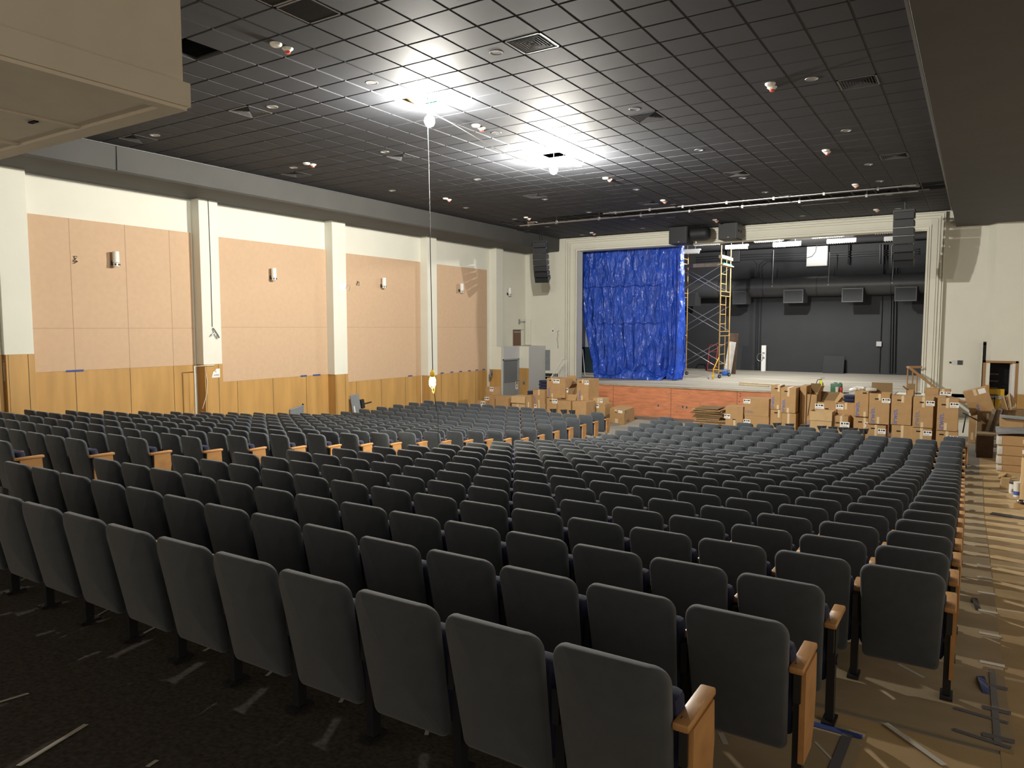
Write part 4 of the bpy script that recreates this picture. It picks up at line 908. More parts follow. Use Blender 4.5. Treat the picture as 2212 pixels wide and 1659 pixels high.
# ------------------------------------------------------------------ backstage door partition at the side wall
pt = 2.68
b = MB(); xe = -17.35
b.box((XL, 26.40, 0), (xe, 26.58, pt)); b.box((xe - .1, 26.58, 2.12), (xe, 27.9, pt)); b.box((XL, 27.9, 0), (-16.86, 28.0, pt)); b.box((-16.96, 28.0, 0), (-16.86, 29.4, pt)); b.box((XL, 28.0, pt - .03), (-16.96, 29.4, pt)); b.box((xe - .1, 27.83, 0), (xe, 27.9, 2.12))
vp = struct(b.build('partition', M['plaster']))
b = MB(); b.box((XL, 26.388, 0), (xe + .005, 26.402, 1.70)); b.box((xe - .1, 27.888, 0), (-16.855, 27.902, 1.70)); b.build('veneer_base', M['veneer'], vp)
b = MB(); b.box((-16.858, 27.905, 0), (-16.848, 29.39, pt - .002)); b.box((xe + .002, 26.59, 2.14), (xe + .01, 27.89, pt - .002)); b.build('shaded_face', M['greypaint_shade'], vp)  # hall-facing sides of the cream partition coloured greyer for their weaker light
d = struct(MB().box((xe - .08, 26.58, 1.12), (xe - .05, 27.82, 2.10)).build('door_1', M['doordark']))
b = MB(); b.box((xe - .06, 26.54, 0), (xe + .02, 26.60, 2.14)); b.box((xe - .06, 27.80, 0), (xe + .02, 27.86, 2.14)); b.box((xe - .06, 26.54, 2.08), (xe + .02, 27.86, 2.14)); b.build('frame', M['doorgrey'], d)
b = MB(); b.box((xe - .06, 26.60, 0), (xe - .01, 27.80, 1.12)); b.build('lower_leaf', M['doorgrey'], d)
b = MB(); b.box((xe - .08, 26.58, 1.12), (xe + .03, 27.82, 1.16)); b.build('shelf', M['flatgrey'], d)
b = MB(); b.box((xe - .075, 27.48, 1.16), (xe - .055, 27.66, 2.05)); b.build('jamb_light', M['whitepaint'], d)
for dv, s in ((0, .1), (1, .16)):
    p = at_x(1116.5, 825 + dv * 8, xe); b = MB(); b.mat(M['sticker']); b.box((xe - .012, p.y - .1, p.z - s), (xe - .004, p.y + .1, p.z + s * .6)); b.mat(M['redpaint'] if dv else M['ink']); b.lathe([(.04, 0), (.04, .002)], (xe - .004, p.y, p.z - s * .2), 10, Matrix.Rotation(PI / 2, 3, 'Y')); b.build('door_notice', None, d)
d2 = struct(MB().box((XL, 28.3, 2.2), (XL + .03, 28.95, -.12 + CAMZ)).build('door_2', M['browndoor']))
b = MB(); b.box((XL + .03, 28.34, -.26 + CAMZ), (XL + .06, 28.9, -.2 + CAMZ)); b.build('closer', M['greymetal'], d2)
b = MB(); b.box((XL - .01, 28.25, -.12 + CAMZ), (XL + .07, 29.2, -.09 + CAMZ)); b.build('lintel', M['plaster'], d2)
def wall_box(name, u, v, x=None, y=None, w=.1, h=.14, mt='greymetal', lab='', cat='', dots=True):
    if x is not None:
        p = at_x(u, v, x); b = MB(); b.mat(M[mt]); b.bbox((x - .01, p.y - w / 2, p.z - h / 2), (x + .03, p.y + w / 2, p.z + h / 2), .004)
        if dots: b.mat(M['ink']); b.box((x + .0295, p.y - w * .2, p.z - h * .25), (x + .032, p.y + w * .2, p.z + h * .1))
    else:
        p = at_y(u, v, y); b = MB(); b.mat(M[mt]); b.bbox((p.x - w / 2, y - .03, p.z - h / 2), (p.x + w / 2, y + .01, p.z + h / 2), .004)
        if dots: b.mat(M['ink']); b.box((p.x - w * .2, y - .032, p.z - h * .25), (p.x + w * .2, y - .0295, p.z + h * .1))
    return tag(b.build(name, None), lab, cat)
wall_box('fire_alarm_pull', 1061, 807, x=XPIL + .02, w=.16, h=.3, mt='greymetal', lab='grey call box on the veneer of the last pilaster', cat='switch')
wall_box('outlet_plate', 1132, 827, y=27.88, w=.1, h=.16, mt='flatgrey', lab='dark outlet plate on the veneer end of the backstage partition', cat='outlet')
wall_box('wall_plate', 1195, 714, y=YF, w=.15, h=.2, mt='sticker', lab='white wall plate beside the dangling wire near the tarp', cat='outlet')
wall_box('grey_cabinet', 1183, 778, y=YF, w=.26, h=.95, mt='flatgrey', lab='low grey cabinet on the front wall behind the partition', cat='cabinet', dots=False)
p = at_y(1206, 715, YF); b = MB(); b.path([(p.x + .05, YF - .02, p.z + .03), (p.x - .02, YF - .06, p.z - .05), (p.x, YF - .02, p.z - .2), (p.x - .05, YF - .03, p.z - .38), (p.x - .01, YF - .02, p.z - .52), (p.x, YF - .02, p.z - .8)], .008, 5); tag(b.build('wall_wire', M['cord'], None, True), 'thin wire dangling from the front wall beside the proscenium', 'wire')
p = at_x(1122, 695, XL + .02); q = at_y(1137, 695, YF - .02)
t = thing('wall_bracket', q, 'thin rod and white channel in the wall corner above the brown door', 'bracket')
b = MB(); b.tube((XL + .1, p.y, p.z), (q.x, YF - .05, p.z), .015, 6); b.box((XL, p.y - .05, p.z - .12), (XL + .04, p.y + .05, p.z + .12)); b.build('rod', M['greymetal'], t)
b = MB(); b.box((q.x, YF - .12, 2.7), (q.x + .28, YF, p.z + .1)); b.build('channel', M['plaster'], t)
# stair rail at the stage side
t = thing('stair_railing', at_y(1210, 800, 27.9), 'white metal stair railing with pickets at the stage end near the partition', 'railing')
yy = 28.4; q0, q1, q2 = at_y(1190, 816, yy), at_y(1215, 777, yy), at_y(1223, 776, yy)
b = MB(); b.path([q0, q1, q2, Vector((q2.x + .02, yy, STG))], .028, 8); b.path([q0 + Vector((.05, 0, -.15)), Vector((q2.x, yy, STG + .08))], .018, 6); b.build('handrail', M['whitepaint'], t, True)
for k in range(9):
    s = (k + .5) / 9.5; x = q0.x + (q2.x - q0.x) * s; ztop_ = q0.z + (q1.z - q0.z) * min(1, (x - q0.x) / (q1.x - q0.x)); zbt = q0.z - .15 + (STG + .08 - q0.z + .15) * s
    b = MB(); b.tube((x, yy, zbt), (x, yy, ztop_), .01, 6); b.build('picket', M['whitepaint'], t)
for k in range(6): b = MB()
b = MB()
for k in range(6): b.box((-16.7 + .28 * k, 27.95, 0), (-16.7 + .28 * (k + 1), 29.3, STG * (k + 1) / 6.5))
tag(b.build('stage_steps', M['stageboards']), 'short flight of steps up to the stage behind the carton heap', 'steps')
b = MB(); b.box((-16.9, YF - .015, STG + .02), (OX0 - .6, YF + .005, STG + .16)); struct(b.build('baseboard_front', M['rubber']))
# ------------------------------------------------------------------ side wall fittings
for n, (u, v, where) in enumerate(((250, 559, 'on the tan panel beside the booth overhang'), (591, 592, 'on the tan panel past the torn paper sign'), (829, 611, 'on the tan panel by the hanging cord'), (997, 622, 'on the tan panel next to the partition'), (1101, 630, 'on the plaster above the partition'))):
    xw = XL + (.03 if n < 4 else 0); p = at_x(u, v, xw + .12)
    t = thing('wall_lamp', (xw, p.y, p.z), 'white cylinder wall lamp ' + where, 'wall lamp', 'white cylinder wall lamps')
    b = MB(); b.lathe([(.045, -.10), (.075, -.09), (.075, .17), (.07, .175)], (xw + .13, p.y, p.z), 20); b.build('shade', M['white'], t, True)
    b = MB(); b.lathe([(.06, -.19), (.076, -.185), (.076, -.105), (.06, -.10)], (xw + .13, p.y, p.z), 20); b.build('base_band', M['white'], t, True)
    b = MB(); b.box((xw, p.y - .05, p.z - .15), (xw + .06, p.y + .05, p.z - .05))
    b.box((xw + .05, p.y - .012, p.z - .12), (xw + .13, p.y + .012, p.z - .10))
    b.build('bracket', M['blackmetal'], t)
    b = MB()
    for a in (.3, 1.2, 2.2, 3.4, 4.6, 5.6): b.box((xw + .13 + .076 * math.cos(a) - .012, p.y + .076 * math.sin(a) - .012, p.z - .165), (xw + .13 + .076 * math.cos(a) + .012, p.y + .076 * math.sin(a) + .012, p.z - .12))
    b.build('slot_pattern', M['ink'], t)
for u, v, lab in ((161, 561, 'tangle of bare wires in a hole of the first tan panel'), (772, 612, 'bare wires sticking out of the third tan panel')):
    p = at_x(u, v, XL + .03); b = MB()
    for q in range(4): b.path([(XL + .02, p.y, p.z), (XL + .06, p.y + random.uniform(-.08, .08), p.z + random.uniform(-.06, .1)), (XL + .07, p.y + random.uniform(-.09, .09), p.z + random.uniform(-.1, .1))], .007, 5)
    tag(b.build('junction_wires', M['cord'], None, True), lab, 'wires')
p = at_x(739, 620, XPIL); t = thing('access_plate', (XPIL, p.y, p.z), 'white access plate with a loose wire on the second full pilaster', 'plate')
b = MB(); b.bbox((XPIL - .005, p.y - .16, p.z - .12), (XPIL + .012, p.y + .16, p.z + .12), .005); b.build('plate', M['white'], t)
b = MB(); b.path([(XPIL + .012, p.y + .14, p.z - .05), (XPIL + .08, p.y + .2, p.z + .09), (XPIL + .1, p.y + .27, p.z + .02), (XPIL + .04, p.y + .26, p.z - .14)], .007, 5); b.build('wire', M['greymetal'], t, True)
b = MB(); a = at_x(449, 432, XPIL); c = at_x(458, 706, XPIL); b.path([(XPIL + .012, a.y, SOF - .01), (XPIL + .012, (a.y + c.y) / 2 + .01, (a.z + c.z) / 2), (XPIL + .012, c.y, c.z)], .009, 5); tag(b.build('drop_cord', M['cord'], None, True), 'dark cord running down the first full pilaster from the soffit', 'cord')
p = at_x(461, 720, XPIL); b = MB()
b.path([(XPIL + .02, p.y - .02, p.z + .14), (XPIL + .06, p.y + .0, p.z + .08), (XPIL + .09, p.y + .06, p.z - .03), (XPIL + .06, p.y + .13, p.z - .12)], .022, 6); b.path([(XPIL + .06, p.y + .02, p.z + .02), (XPIL + .07, p.y - .06, p.z - .01), (XPIL + .06, p.y - .11, p.z - .07)], .016, 6); b.path([(XPIL + .06, p.y + .06, p.z - .02), (XPIL + .05, p.y + .07, p.z - .12), (XPIL + .05, p.y + .1, p.z - .14)], .007, 5)
tag(b.build('wire_whip', M['greymetal'], None, True), 'frayed grey wire whip at the end of the pilaster cord', 'wires')
p = at_x(466, 806, XPIL + .014); t = thing('torn_sign', (XPIL, p.y, p.z), 'torn white paper sign on the veneer base of the first full pilaster', 'sign')
mm = frame_mtx((XPIL + .018, p.y, p.z), (0, 1, 0), (0, 0, 1)); b = MB(); b.prism([(-.13, -.12), (.13, -.12), (.13, .12), (.02, .12), (-.02, .06), (-.08, .04)], 0, .002, mm); b.build('sheet', M['sticker'], t)
text_mesh('ls', .06, 'lettering', M['ink'], t, mm @ Matrix.Translation((.0, .04, .003)))
text_mesh('embly', .07, 'lettering', M['ink'], t, mm @ Matrix.Translation((.02, -.05, .003)))
p = at_x(18, 797, XPIL - .07); t = thing('paper_sheet', (XPIL - .08, p.y, p.z), 'long white sheet of paper taped on the veneer near the booth', 'paper')
b = MB(); b.box((XPIL - .084, p.y - .09, p.z - .26), (XPIL - .08, p.y + .09, p.z + .2)); b.build('sheet', M['sticker'], t)
b = MB(); b.box((XPIL - .083, p.y - .1, p.z + .15), (XPIL - .077, p.y + .1, p.z + .18)); b.build('clip', M['greymetal'], t)
b = MB(); a = at_x(419, 791, XPIL); c = at_x(424, 886, XPIL); e = at_x(462, 789, XPIL)
b.path([(XPIL + .02, e.y, e.z), (XPIL + .02, a.y, a.z), (XPIL + .02, a.y, fz(a.y))], .02, 6); tag(b.build('conduit', M['plaster'], None, True), 'cream conduit elbow on the veneer base beside the torn sign', 'conduit')
p = at_x(443, 870, XPIL); b = MB(); b.path([(XPIL + .03, p.y + .02, p.z + .95), (XPIL + .04, p.y + .06, p.z + .6), (XPIL + .05, p.y + .03, p.z + .25), (XPIL + .03, p.y - .1, p.z - .15)], .006, 5); tag(b.build('thin_wire', M['sticker'], None, True), 'thin white wire hanging below the torn sign', 'wire')
TP = [(162, 801, .2, 'first'), (656, 812, .13, 'second'), (684, 810, .16, 'third'), (886, 812, .12, 'fourth'), (955, 806, .1, 'fifth'), (976, 804, .1, 'sixth'), (995, 802.5, .1, 'seventh'), (1014, 801, .1, 'eighth'), (1030, 799.5, .1, 'ninth'), (1045, 798, .1, 'tenth')]
for u, v, w, o_ in TP:
    p = at_x(u, v, XL + .03); b = MB(); b.box((XL + .029, p.y - w, p.z - .022), (XL + .033, p.y + w, p.z + .022)); tag(b.build('blue_tape', M['bluetape']), 'strip of dark blue tape at the panel foot, %s along from the booth' % o_, 'tape', 'blue tape strips along the tan panels')
# ------------------------------------------------------------------ cartons
def carton(px, y, lab, depth=.6, zb=None, flaps=None, text=None, tape=(), sticker=None, slot=None, rot=0.0, grp='brown cartons before the stage', mt='card', tall=True):
    """px: front face (u0, v0, u1, v1); y: distance of its front face; zb: height of its base (None: measured)"""
    u0, v0, u1, v1 = px; um, vm = (u0 + u1) / 2, (v0 + v1) / 2
    x0, x1 = at_y(u0, vm, y).x, at_y(u1, vm, y).x; z1 = at_y(um, v0, y).z; z0 = at_y(um, v1, y).z if zb is None else zb
    w, h = x1 - x0, z1 - z0
    t = thing('cardboard_box', ((x0 + x1) / 2, y, z0), lab, 'box', grp)
    mm = Matrix.Translation(((x0 + x1) / 2, y, z0)) @ Matrix.Rotation(rot, 4, 'Z')
    b = MB()
    if flaps:
        th = .008; b.box((-w / 2, 0, 0), (w / 2, depth, .01), mtx=mm)
        for lo, hi in (((-w / 2, 0, 0), (w / 2, th, h)), ((-w / 2, depth - th, 0), (w / 2, depth, h)), ((-w / 2, 0, 0), (-w / 2 + th, depth, h)), ((w / 2 - th, 0, 0), (w / 2, depth, h))): b.box(lo, hi, mtx=mm)
    else: b.bbox((-w / 2, 0, 0), (w / 2, depth, h), .008, mm)
    b.build('carton', M[mt], t)
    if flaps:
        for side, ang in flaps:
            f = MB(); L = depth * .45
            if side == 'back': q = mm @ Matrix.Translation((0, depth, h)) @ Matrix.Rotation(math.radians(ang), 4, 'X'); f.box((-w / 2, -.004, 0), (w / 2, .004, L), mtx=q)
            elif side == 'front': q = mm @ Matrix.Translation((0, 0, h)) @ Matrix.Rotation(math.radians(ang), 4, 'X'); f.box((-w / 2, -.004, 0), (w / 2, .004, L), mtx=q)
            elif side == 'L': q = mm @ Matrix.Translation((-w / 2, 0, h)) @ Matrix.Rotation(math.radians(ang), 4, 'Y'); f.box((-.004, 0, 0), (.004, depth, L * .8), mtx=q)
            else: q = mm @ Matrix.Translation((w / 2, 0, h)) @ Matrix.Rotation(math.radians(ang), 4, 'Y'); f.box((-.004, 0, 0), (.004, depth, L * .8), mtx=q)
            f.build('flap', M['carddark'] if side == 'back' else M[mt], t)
    else:
        f = MB(); f.box((-w / 2 + .01, depth * .49, h - .001), (w / 2 - .01, depth * .51, h + .0015), mtx=mm); f.build('flap_joint', M['carddark'], t)
    for (fx, za, zc_) in tape:
        f = MB(); f.box((-w / 2 + fx * w - .032, -.003, za * h), (-w / 2 + fx * w + .032, .001, zc_ * h), mtx=mm)
        if zc_ >= 1: f.box((-w / 2 + fx * w - .032, -.003, h), (-w / 2 + fx * w + .032, depth * .7, h + .003), mtx=mm)
        f.build('packing_tape', M['packtape'], t)
    if sticker:
        fx, fzz, sw, sh = sticker; cx, cz = -w / 2 + fx * w, fzz * h; f = MB(); f.mat(M['sticker']); f.box((cx - sw / 2, -.004, cz - sh / 2), (cx + sw / 2, .0, cz + sh / 2), mtx=mm)
        f.mat(M['ink']); f.box((cx - sw * .42, -.005, cz + sh * .0), (cx - sw * .22, -.004, cz + sh * .36), mtx=mm); f.box((cx - sw * .1, -.005, cz + sh * .05), (cx + sw * .05, -.004, cz + sh * .33), mtx=mm); f.box((cx + sw * .12, -.005, cz + sh * .05), (cx + sw * .42, -.004, cz + sh * .33), mtx=mm); f.box((cx - sw * .4, -.005, cz - sh * .32), (cx + sw * .25, -.004, cz - sh * .26), mtx=mm)
        f.build('shipping_label', None, t)
    if slot:
        f = MB(); cx, cz = -w / 2 + slot[0] * w, slot[1] * h; f.bbox((cx - .05, -.006, cz - .017), (cx + .05, .002, cz + .017), .006, mm); f.build('hand_hole', M['blackvoid'], t)
    if text:
        fx, fzz, size, vert, mtn = text
        q = mm @ Matrix.Translation((-w / 2 + fx * w, -.004, fzz * h)) @ Matrix.Rotation(PI / 2, 4, 'X') @ (Matrix.Rotation(PI / 2, 4, 'Z') if vert else Matrix.Identity(4)) @ Matrix.Scale(1.0, 4)
        text_mesh('irwin.', size, 'printed_lettering', M[mtn], t, q)
    return t
ST = (.82, .90, .19, .125)
YR = 22.4
VT = lambda s=.19, m='inkblue': (.2, .3, s, True, m)
# the tall cartons by the outer aisle
G = 'tall cartons by the outer aisle'
LOWB = 920
def low(px, y, lab, **k): return carton(px, y, lab, zb=0.0, grp=G, **k)
low((1843, 901, 1875, 960), YR + .3, 'lower carton under the upright one topped with clear plastic', slot=(.45, .86), tape=[(.75, .5, 1)], sticker=(.95, .8, .13, .13))
carton((1846, 845, 1876, 900), YR + .25, 'upright carton topped with crumpled clear plastic film', text=VT(), slot=(.7, .93), tape=[(.75, .0, .2)], grp=G)
low((1870, 918, 1913, 960), YR, 'lower carton under the upright one with its top flap raised', slot=(.35, .88), tape=[(.5, .6, 1)], sticker=(.8, .8, .2, .14))
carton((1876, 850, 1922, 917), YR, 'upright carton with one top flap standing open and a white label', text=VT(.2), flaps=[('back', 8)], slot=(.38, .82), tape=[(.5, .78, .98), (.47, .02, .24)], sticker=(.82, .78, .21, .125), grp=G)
low((1925, 919, 1970, 975), YR - .25, 'lower carton with a long tape strip, third stack from the aisle', slot=(.34, .82), tape=[(.52, .5, 1)])
carton((1925, 856, 1969, 918), YR - .25, 'upright unlabelled carton, third stack from the aisle', text=VT(), slot=(.38, .86), tape=[(.55, .78, 1.0)], grp=G)
low((1967, 925, 2012, 985), YR - .45, 'lower carton with a torn hand hole, second stack from the aisle', slot=(.35, .9), tape=[(.5, .5, 1)], sticker=(.8, .86, .2, .13))
carton((1972, 859, 2016, 924), YR - .45, 'upright carton with faded print, second stack from the aisle', text=VT(.19, 'inkgrey'), slot=(.42, .84), tape=[(.5, .68, 1.0), (.47, .01, .18)], sticker=(.84, .82, .2, .13), grp=G)
low((2021, 932, 2068, 990), YR - .65, 'lower carton of the stack right beside the paper-covered aisle', slot=(.25, .9), tape=[(.5, .7, 1)], sticker=(.75, .85, .25, .05))
carton((2024, 863, 2070, 931), YR - .65, 'upright carton of the stack right beside the paper-covered aisle', text=VT(.2), slot=(.3, .83), tape=[(.47, .73, 1.0), (.42, .02, .25)], sticker=(.8, .83, .2, .13), grp=G)
low((2010, 856, 2040, 985), YR + .1, 'tall carton hidden behind the stack beside the aisle', depth=.5)
carton((2030, 843, 2053, 855), YR + .55, 'small flat carton with a white label lying on top of the aisle stacks', tape=[(.3, .3, 1)], sticker=(.55, .5, .28, .1), zb=at_y(2030, 856, YR + .55).z - .02, grp=G)
carton((1998, 840, 2028, 857), YR + .75, 'long flat carton lying beside the small one atop the aisle stacks', depth=.5, grp=G)
carton((1958, 843, 1974, 862), YR + .9, 'open carton corner showing behind the second stack', depth=.4, zb=0, flaps=[('back', -30), ('L', -50)], grp=G)
p = at_y(1862, 842, YR + .5); b = MB()
for q in range(5):
    c = p + Vector((-.22 + .11 * q, .05 * (q % 2), .0 + .02 * (q % 3))); b.bbox((c.x - .12, c.y - .15, c.z - .05), (c.x + .12, c.y + .15, c.z + .05 + .04 * (q == 3)), .045, Matrix.Translation(c) @ Matrix.Rotation(.5 * q, 4, 'Z') @ Matrix.Rotation(.3 * (q % 3 - 1), 4, 'Y') @ Matrix.Translation(-c))
tag(b.build('plastic_film', M['clearwrap'], None, True), 'crumpled clear plastic film lying on an upright carton', 'plastic film')
# the middle cartons
G = 'cartons in the middle before the stage'
carton((1664, 885, 1688, 925), 23.6, 'lower carton of the tall pair, the one toward the side wall', zb=0, slot=(.5, .9), tape=[(.75, .75, 1)], grp=G)
carton((1688, 893, 1719, 930), 23.4, 'lower carton of the tall pair with a long tape strip', zb=0, tape=[(.48, .55, 1)], depth=1.0, grp=G)
carton((1665, 833, 1686, 884), 23.6, 'upright carton of the tall pair, the narrow one with dark open top', text=VT(.17), slot=(.55, .88), tape=[(.78, .75, 1.0), (.75, .0, .18)], grp=G)
carton((1686, 838, 1719, 892), 23.4, 'upright carton of the tall pair, the wide one with pale top', text=VT(.18), slot=(.35, .86), tape=[(.5, .66, 1.0), (.5, .0, .2)], depth=1.0, grp=G)
carton((1727, 834, 1741, 930), 23.8, 'tall carton in the shade right behind the pale-topped pair', zb=0, depth=.8, grp=G)
carton((1608, 861, 1661, 899), 24.1, 'broad carton with horizontal print and a label at its corner', text=(.2, .24, .15, False, 'inkgrey'), sticker=(.1, .82, .22, .14), grp=G)
carton((1608, 899, 1661, 925), 24.1, 'broad lower carton with a white label before the plywood front', zb=0, sticker=(.1, .7, .22, .14), grp=G)
carton((1567, 878, 1605, 925), 24.3, 'open carton beside the stack of flattened cardboard', zb=0, sticker=(.1, .62, .2, .14), slot=(.5, .52), tape=[(.52, .3, .55)], grp=G)
carton((1742, 852, 1764, 930), 23.6, 'tall carton behind the open one with a dark stick leaning', zb=0, flaps=[('back', 20), ('R', 20)], depth=.7, text=(.1, .35, .15, True, 'inkblue'), grp=G)
a, c = at_y(1752, 852, 23.3), at_y(1745, 898, 23.3); b = MB(); b.tube(c, a, .016, 6); tag(b.build('leaning_stick', M['darkwood']), 'thin dark stick leaning against the tall open carton', 'stick')
carton((1764, 869, 1807, 930), 23.3, 'wide open carton with raised flaps in the middle of the heap', zb=0, flaps=[('back', -8), ('R', 35)], sticker=(.13, .9, .25, .15), slot=(.5, .85), grp=G)
carton((1749, 889, 1797, 930), 22.6, 'low carton with a pale folded rim, in front of the open one', zb=0, sticker=(.14, .32, .24, .14), flaps=[('front', 178)], mt='card2', grp=G)
carton((1798, 899, 1832, 930), 22.7, 'low carton with a hand hole beside the pale rimmed one', zb=0, slot=(.34, .8), tape=[(.55, .5, 1)], sticker=(.8, .76, .24, .15), depth=1.0, grp=G)
carton((1808, 870, 1845, 930), 23.2, 'mid-height carton carrying navy cushions', zb=0, sticker=(.14, .9, .2, .14), tape=[(.5, .85, 1)], text=(.2, .62, .15, True, 'inkgrey'), grp=G)
def cushions(px, y, n, lab, grp):
    u0, v0, u1, v1 = px; a, c = at_y(u0, v0, y), at_y(u1, v1, y); h = (a.z - c.z) / n
    for q in range(n):
        b = MB(); z = c.z + h * q; mm = Matrix.Translation(((a.x + c.x) / 2, y, z)) @ Matrix.Rotation(random.uniform(-.08, .08), 4, 'Z'); w = (c.x - a.x) / 2
        b.bbox((-w, 0, .002), (w, .45, h - .004), min(.05, h * .4), mm); tag(b.build('seat_cushion_pad', M['navy'], None, True), lab % ['bottom one', 'second one up', 'third one up', 'top one'][q if q < n - 1 else 3], 'cushion', grp)
cushions((1821, 853, 1845, 869), 23.3, 2, 'navy seat cushion lying on the mid-height carton, %s', 'navy cushions on the middle cartons')
a = at_y(1815, 858, 23.6); b = MB(); b.box((-.15, -.01, 0), (.15, .01, .34), mtx=Matrix.Translation((a.x, 23.4, a.z - .2)) @ Matrix.Rotation(.5, 4, 'Y')); tag(b.build('cardboard_sheet', M['card2']), 'pale pink-brown cardboard sheet leaning beside the navy cushions', 'cardboard')
# flattened cardboard stack
ps, pe = at_y(1497, 897, 24.6), at_y(1567, 897, 24.6)
for q in range(12):
    z0_ = .18 + q * .05; x0_, x1_ = ps.x + random.uniform(-.12, .15), pe.x + random.uniform(-.25, .12)
    mm = Matrix.Translation(((x0_ + x1_) / 2, 25, z0_)) @ Matrix.Rotation(random.uniform(-.09, .09), 4, 'Z') @ Matrix.Rotation(random.uniform(-.02, .02), 4, 'Y')
    b = MB(); b.box((-(x1_ - x0_) / 2, -.45, 0), ((x1_ - x0_) / 2, .45, random.uniform(.018, .034)), mtx=mm); tag(b.build('flattened_carton', M[random.choice(['card', 'card2', 'carddark'])]), 'flattened carton in the low stack before the plywood, %s from the bottom' % ORD[q + 1], 'cardboard', 'flattened cartons before the plywood')
b = MB(); b.box((ps.x + .1, 24.7, 0), (pe.x - .2, 25.3, .17)); tag(b.build('support_block', M['darkwood']), 'dark support under the stack of flattened cartons', 'block')
# the single big carton out on the bare floor
f0 = at_z(1348, 918, .0); w1, w2, hh_ = 1.0, .85, .98
dl = at_z(1317, 912, 0) - f0; dr = at_z(1370, 909, 0) - f0
tt = thing('cardboard_box', f0, 'single large carton alone on the bare floor near the plywood front', 'box')
hgt = at_y(1348, 887, f0.y).z
b = MB(); b.prism([f0.xy[:], (f0 + dr).xy[:], (f0 + dr + dl).xy[:], (f0 + dl).xy[:]], 0.002, hgt); b.build('carton', M['card'], tt)
def on_face(o_, d_, s0, s1, z0_, z1_, nm, mtn, off=.004):
    n_ = Vector((d_.y, -d_.x, 0)).normalized(); n_ = n_ if n_.y < 0 else -n_
    a, c = o_ + d_ * s0 + n_ * off, o_ + d_ * s1 + n_ * off; bb = MB(); bb.add([(a.x, a.y, z0_), (c.x, c.y, z0_), (c.x, c.y, z1_), (a.x, a.y, z1_), (a.x - n_.x * off, a.y - n_.y * off, z0_), (c.x - n_.x * off, c.y - n_.y * off, z0_), (c.x - n_.x * off, c.y - n_.y * off, z1_), (a.x - n_.x * off, a.y - n_.y * off, z1_)], [(0, 1, 2, 3), (4, 7, 6, 5), (0, 4, 5, 1), (1, 5, 6, 2), (2, 6, 7, 3), (3, 7, 4, 0)]); return bb.build(nm, M[mtn], tt)
on_face(f0, dl, .12, .42, hgt * .78, hgt * .97, 'shipping_label', 'sticker'); on_face(f0, dr, .0, .18, hgt * .78, hgt * .97, 'shipping_label', 'sticker')
on_face(f0, dl, .42, .62, .02, hgt * .34, 'packing_tape', 'packtape'); on_face(f0, dl, .5, .66, hgt * .82, hgt * .99, 'packing_tape', 'packtape'); on_face(f0, dl, .5, .62, hgt * .78, hgt * .83, 'hand_hole', 'blackvoid', .006)
nn = Vector((dr.y, -dr.x, 0)).normalized(); text_mesh('irwin.', .17, 'printed_lettering', M['inkgrey'], tt, frame_mtx(f0 + dr * .38 + nn * .004 + Vector((0, 0, hgt * .22)), dr, (0, 0, 1)))
# the carton heap by the stair
G = 'cartons heaped by the stage stair'
YL = 24.6
carton((1181, 860, 1203, 900), YL - .3, 'lower carton with a label under the tall one beside the stair', zb=0, sticker=(.8, .86, .22, .16), slot=(.4, .88), tape=[(.55, .82, 1)], grp=G)
carton((1181, 817, 1221, 859), YL, 'tall broad carton beside the navy cushions', sticker=(.52, .85, .28, .16), slot=(.2, .88), tape=[(.28, .84, 1), (.3, .0, .2)], text=(.12, .3, .16, True, 'inkblue'), grp=G)
carton((1246, 820, 1271, 866), YL - .1, 'tall carton with a label at the end of the heap toward the plywood', sticker=(.85, .86, .18, .15), slot=(.32, .88), tape=[(.5, .83, 1), (.45, .0, .25)], text=(.24, .3, .17, True, 'inkblue'), depth=.9, grp=G)
carton((1151, 842, 1177, 871), YL - .1, 'carton with pale tape before the navy cushions', tape=[(.5, .6, 1), (.5, .0, .25)], text=(.16, .3, .14, True, 'inkblue'), grp=G)
carton((1151, 871, 1178, 900), YL - .1, 'lower carton with a corner label before the backstage partition', zb=0, sticker=(.12, .75, .22, .16), tape=[(.5, .6, 1)], grp=G)
carton((1204, 866, 1233, 900), YL - .4, 'low plain carton in the middle of the stair heap', zb=0, grp=G)
carton((1236, 868, 1266, 905), YL - .7, 'low broad carton with a dark side at the aisle end of the heap', zb=0, depth=.8, grp=G)
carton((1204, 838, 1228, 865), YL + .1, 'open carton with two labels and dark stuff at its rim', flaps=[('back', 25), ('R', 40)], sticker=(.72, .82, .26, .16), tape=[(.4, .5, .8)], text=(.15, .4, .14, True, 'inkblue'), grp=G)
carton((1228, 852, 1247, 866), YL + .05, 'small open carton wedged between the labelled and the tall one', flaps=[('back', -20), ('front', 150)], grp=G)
carton((1222, 826, 1243, 852), YL + .7, 'half hidden carton with a tilted flap behind the open ones', flaps=[('front', -15)], grp=G)
carton((1279, 861, 1301, 872), YL + .3, 'small white-taped carton at the outer end of the stair heap', tape=[(.6, .1, 1)], sticker=(.9, .6, .12, .14), mt='card2', grp=G)
carton((1279, 872, 1307, 905), YL + .3, 'carton with a label under the small white-taped one', zb=0, sticker=(.25, .85, .3, .14), grp=G)
YL2 = 24.2
carton((1070, 857, 1098, 885), YL2, 'low carton second in the row before the side wall', zb=0, grp=G)
carton((1048, 855, 1070, 885), YL2 + .2, 'low carton with two labels first in the row before the side wall', zb=0, sticker=(.15, .8, .22, .18), grp=G)
carton((1049, 836, 1064, 854), YL2 + .6, 'small dim carton sitting on the row before the side wall', sticker=(.85, .75, .18, .18), grp=G)
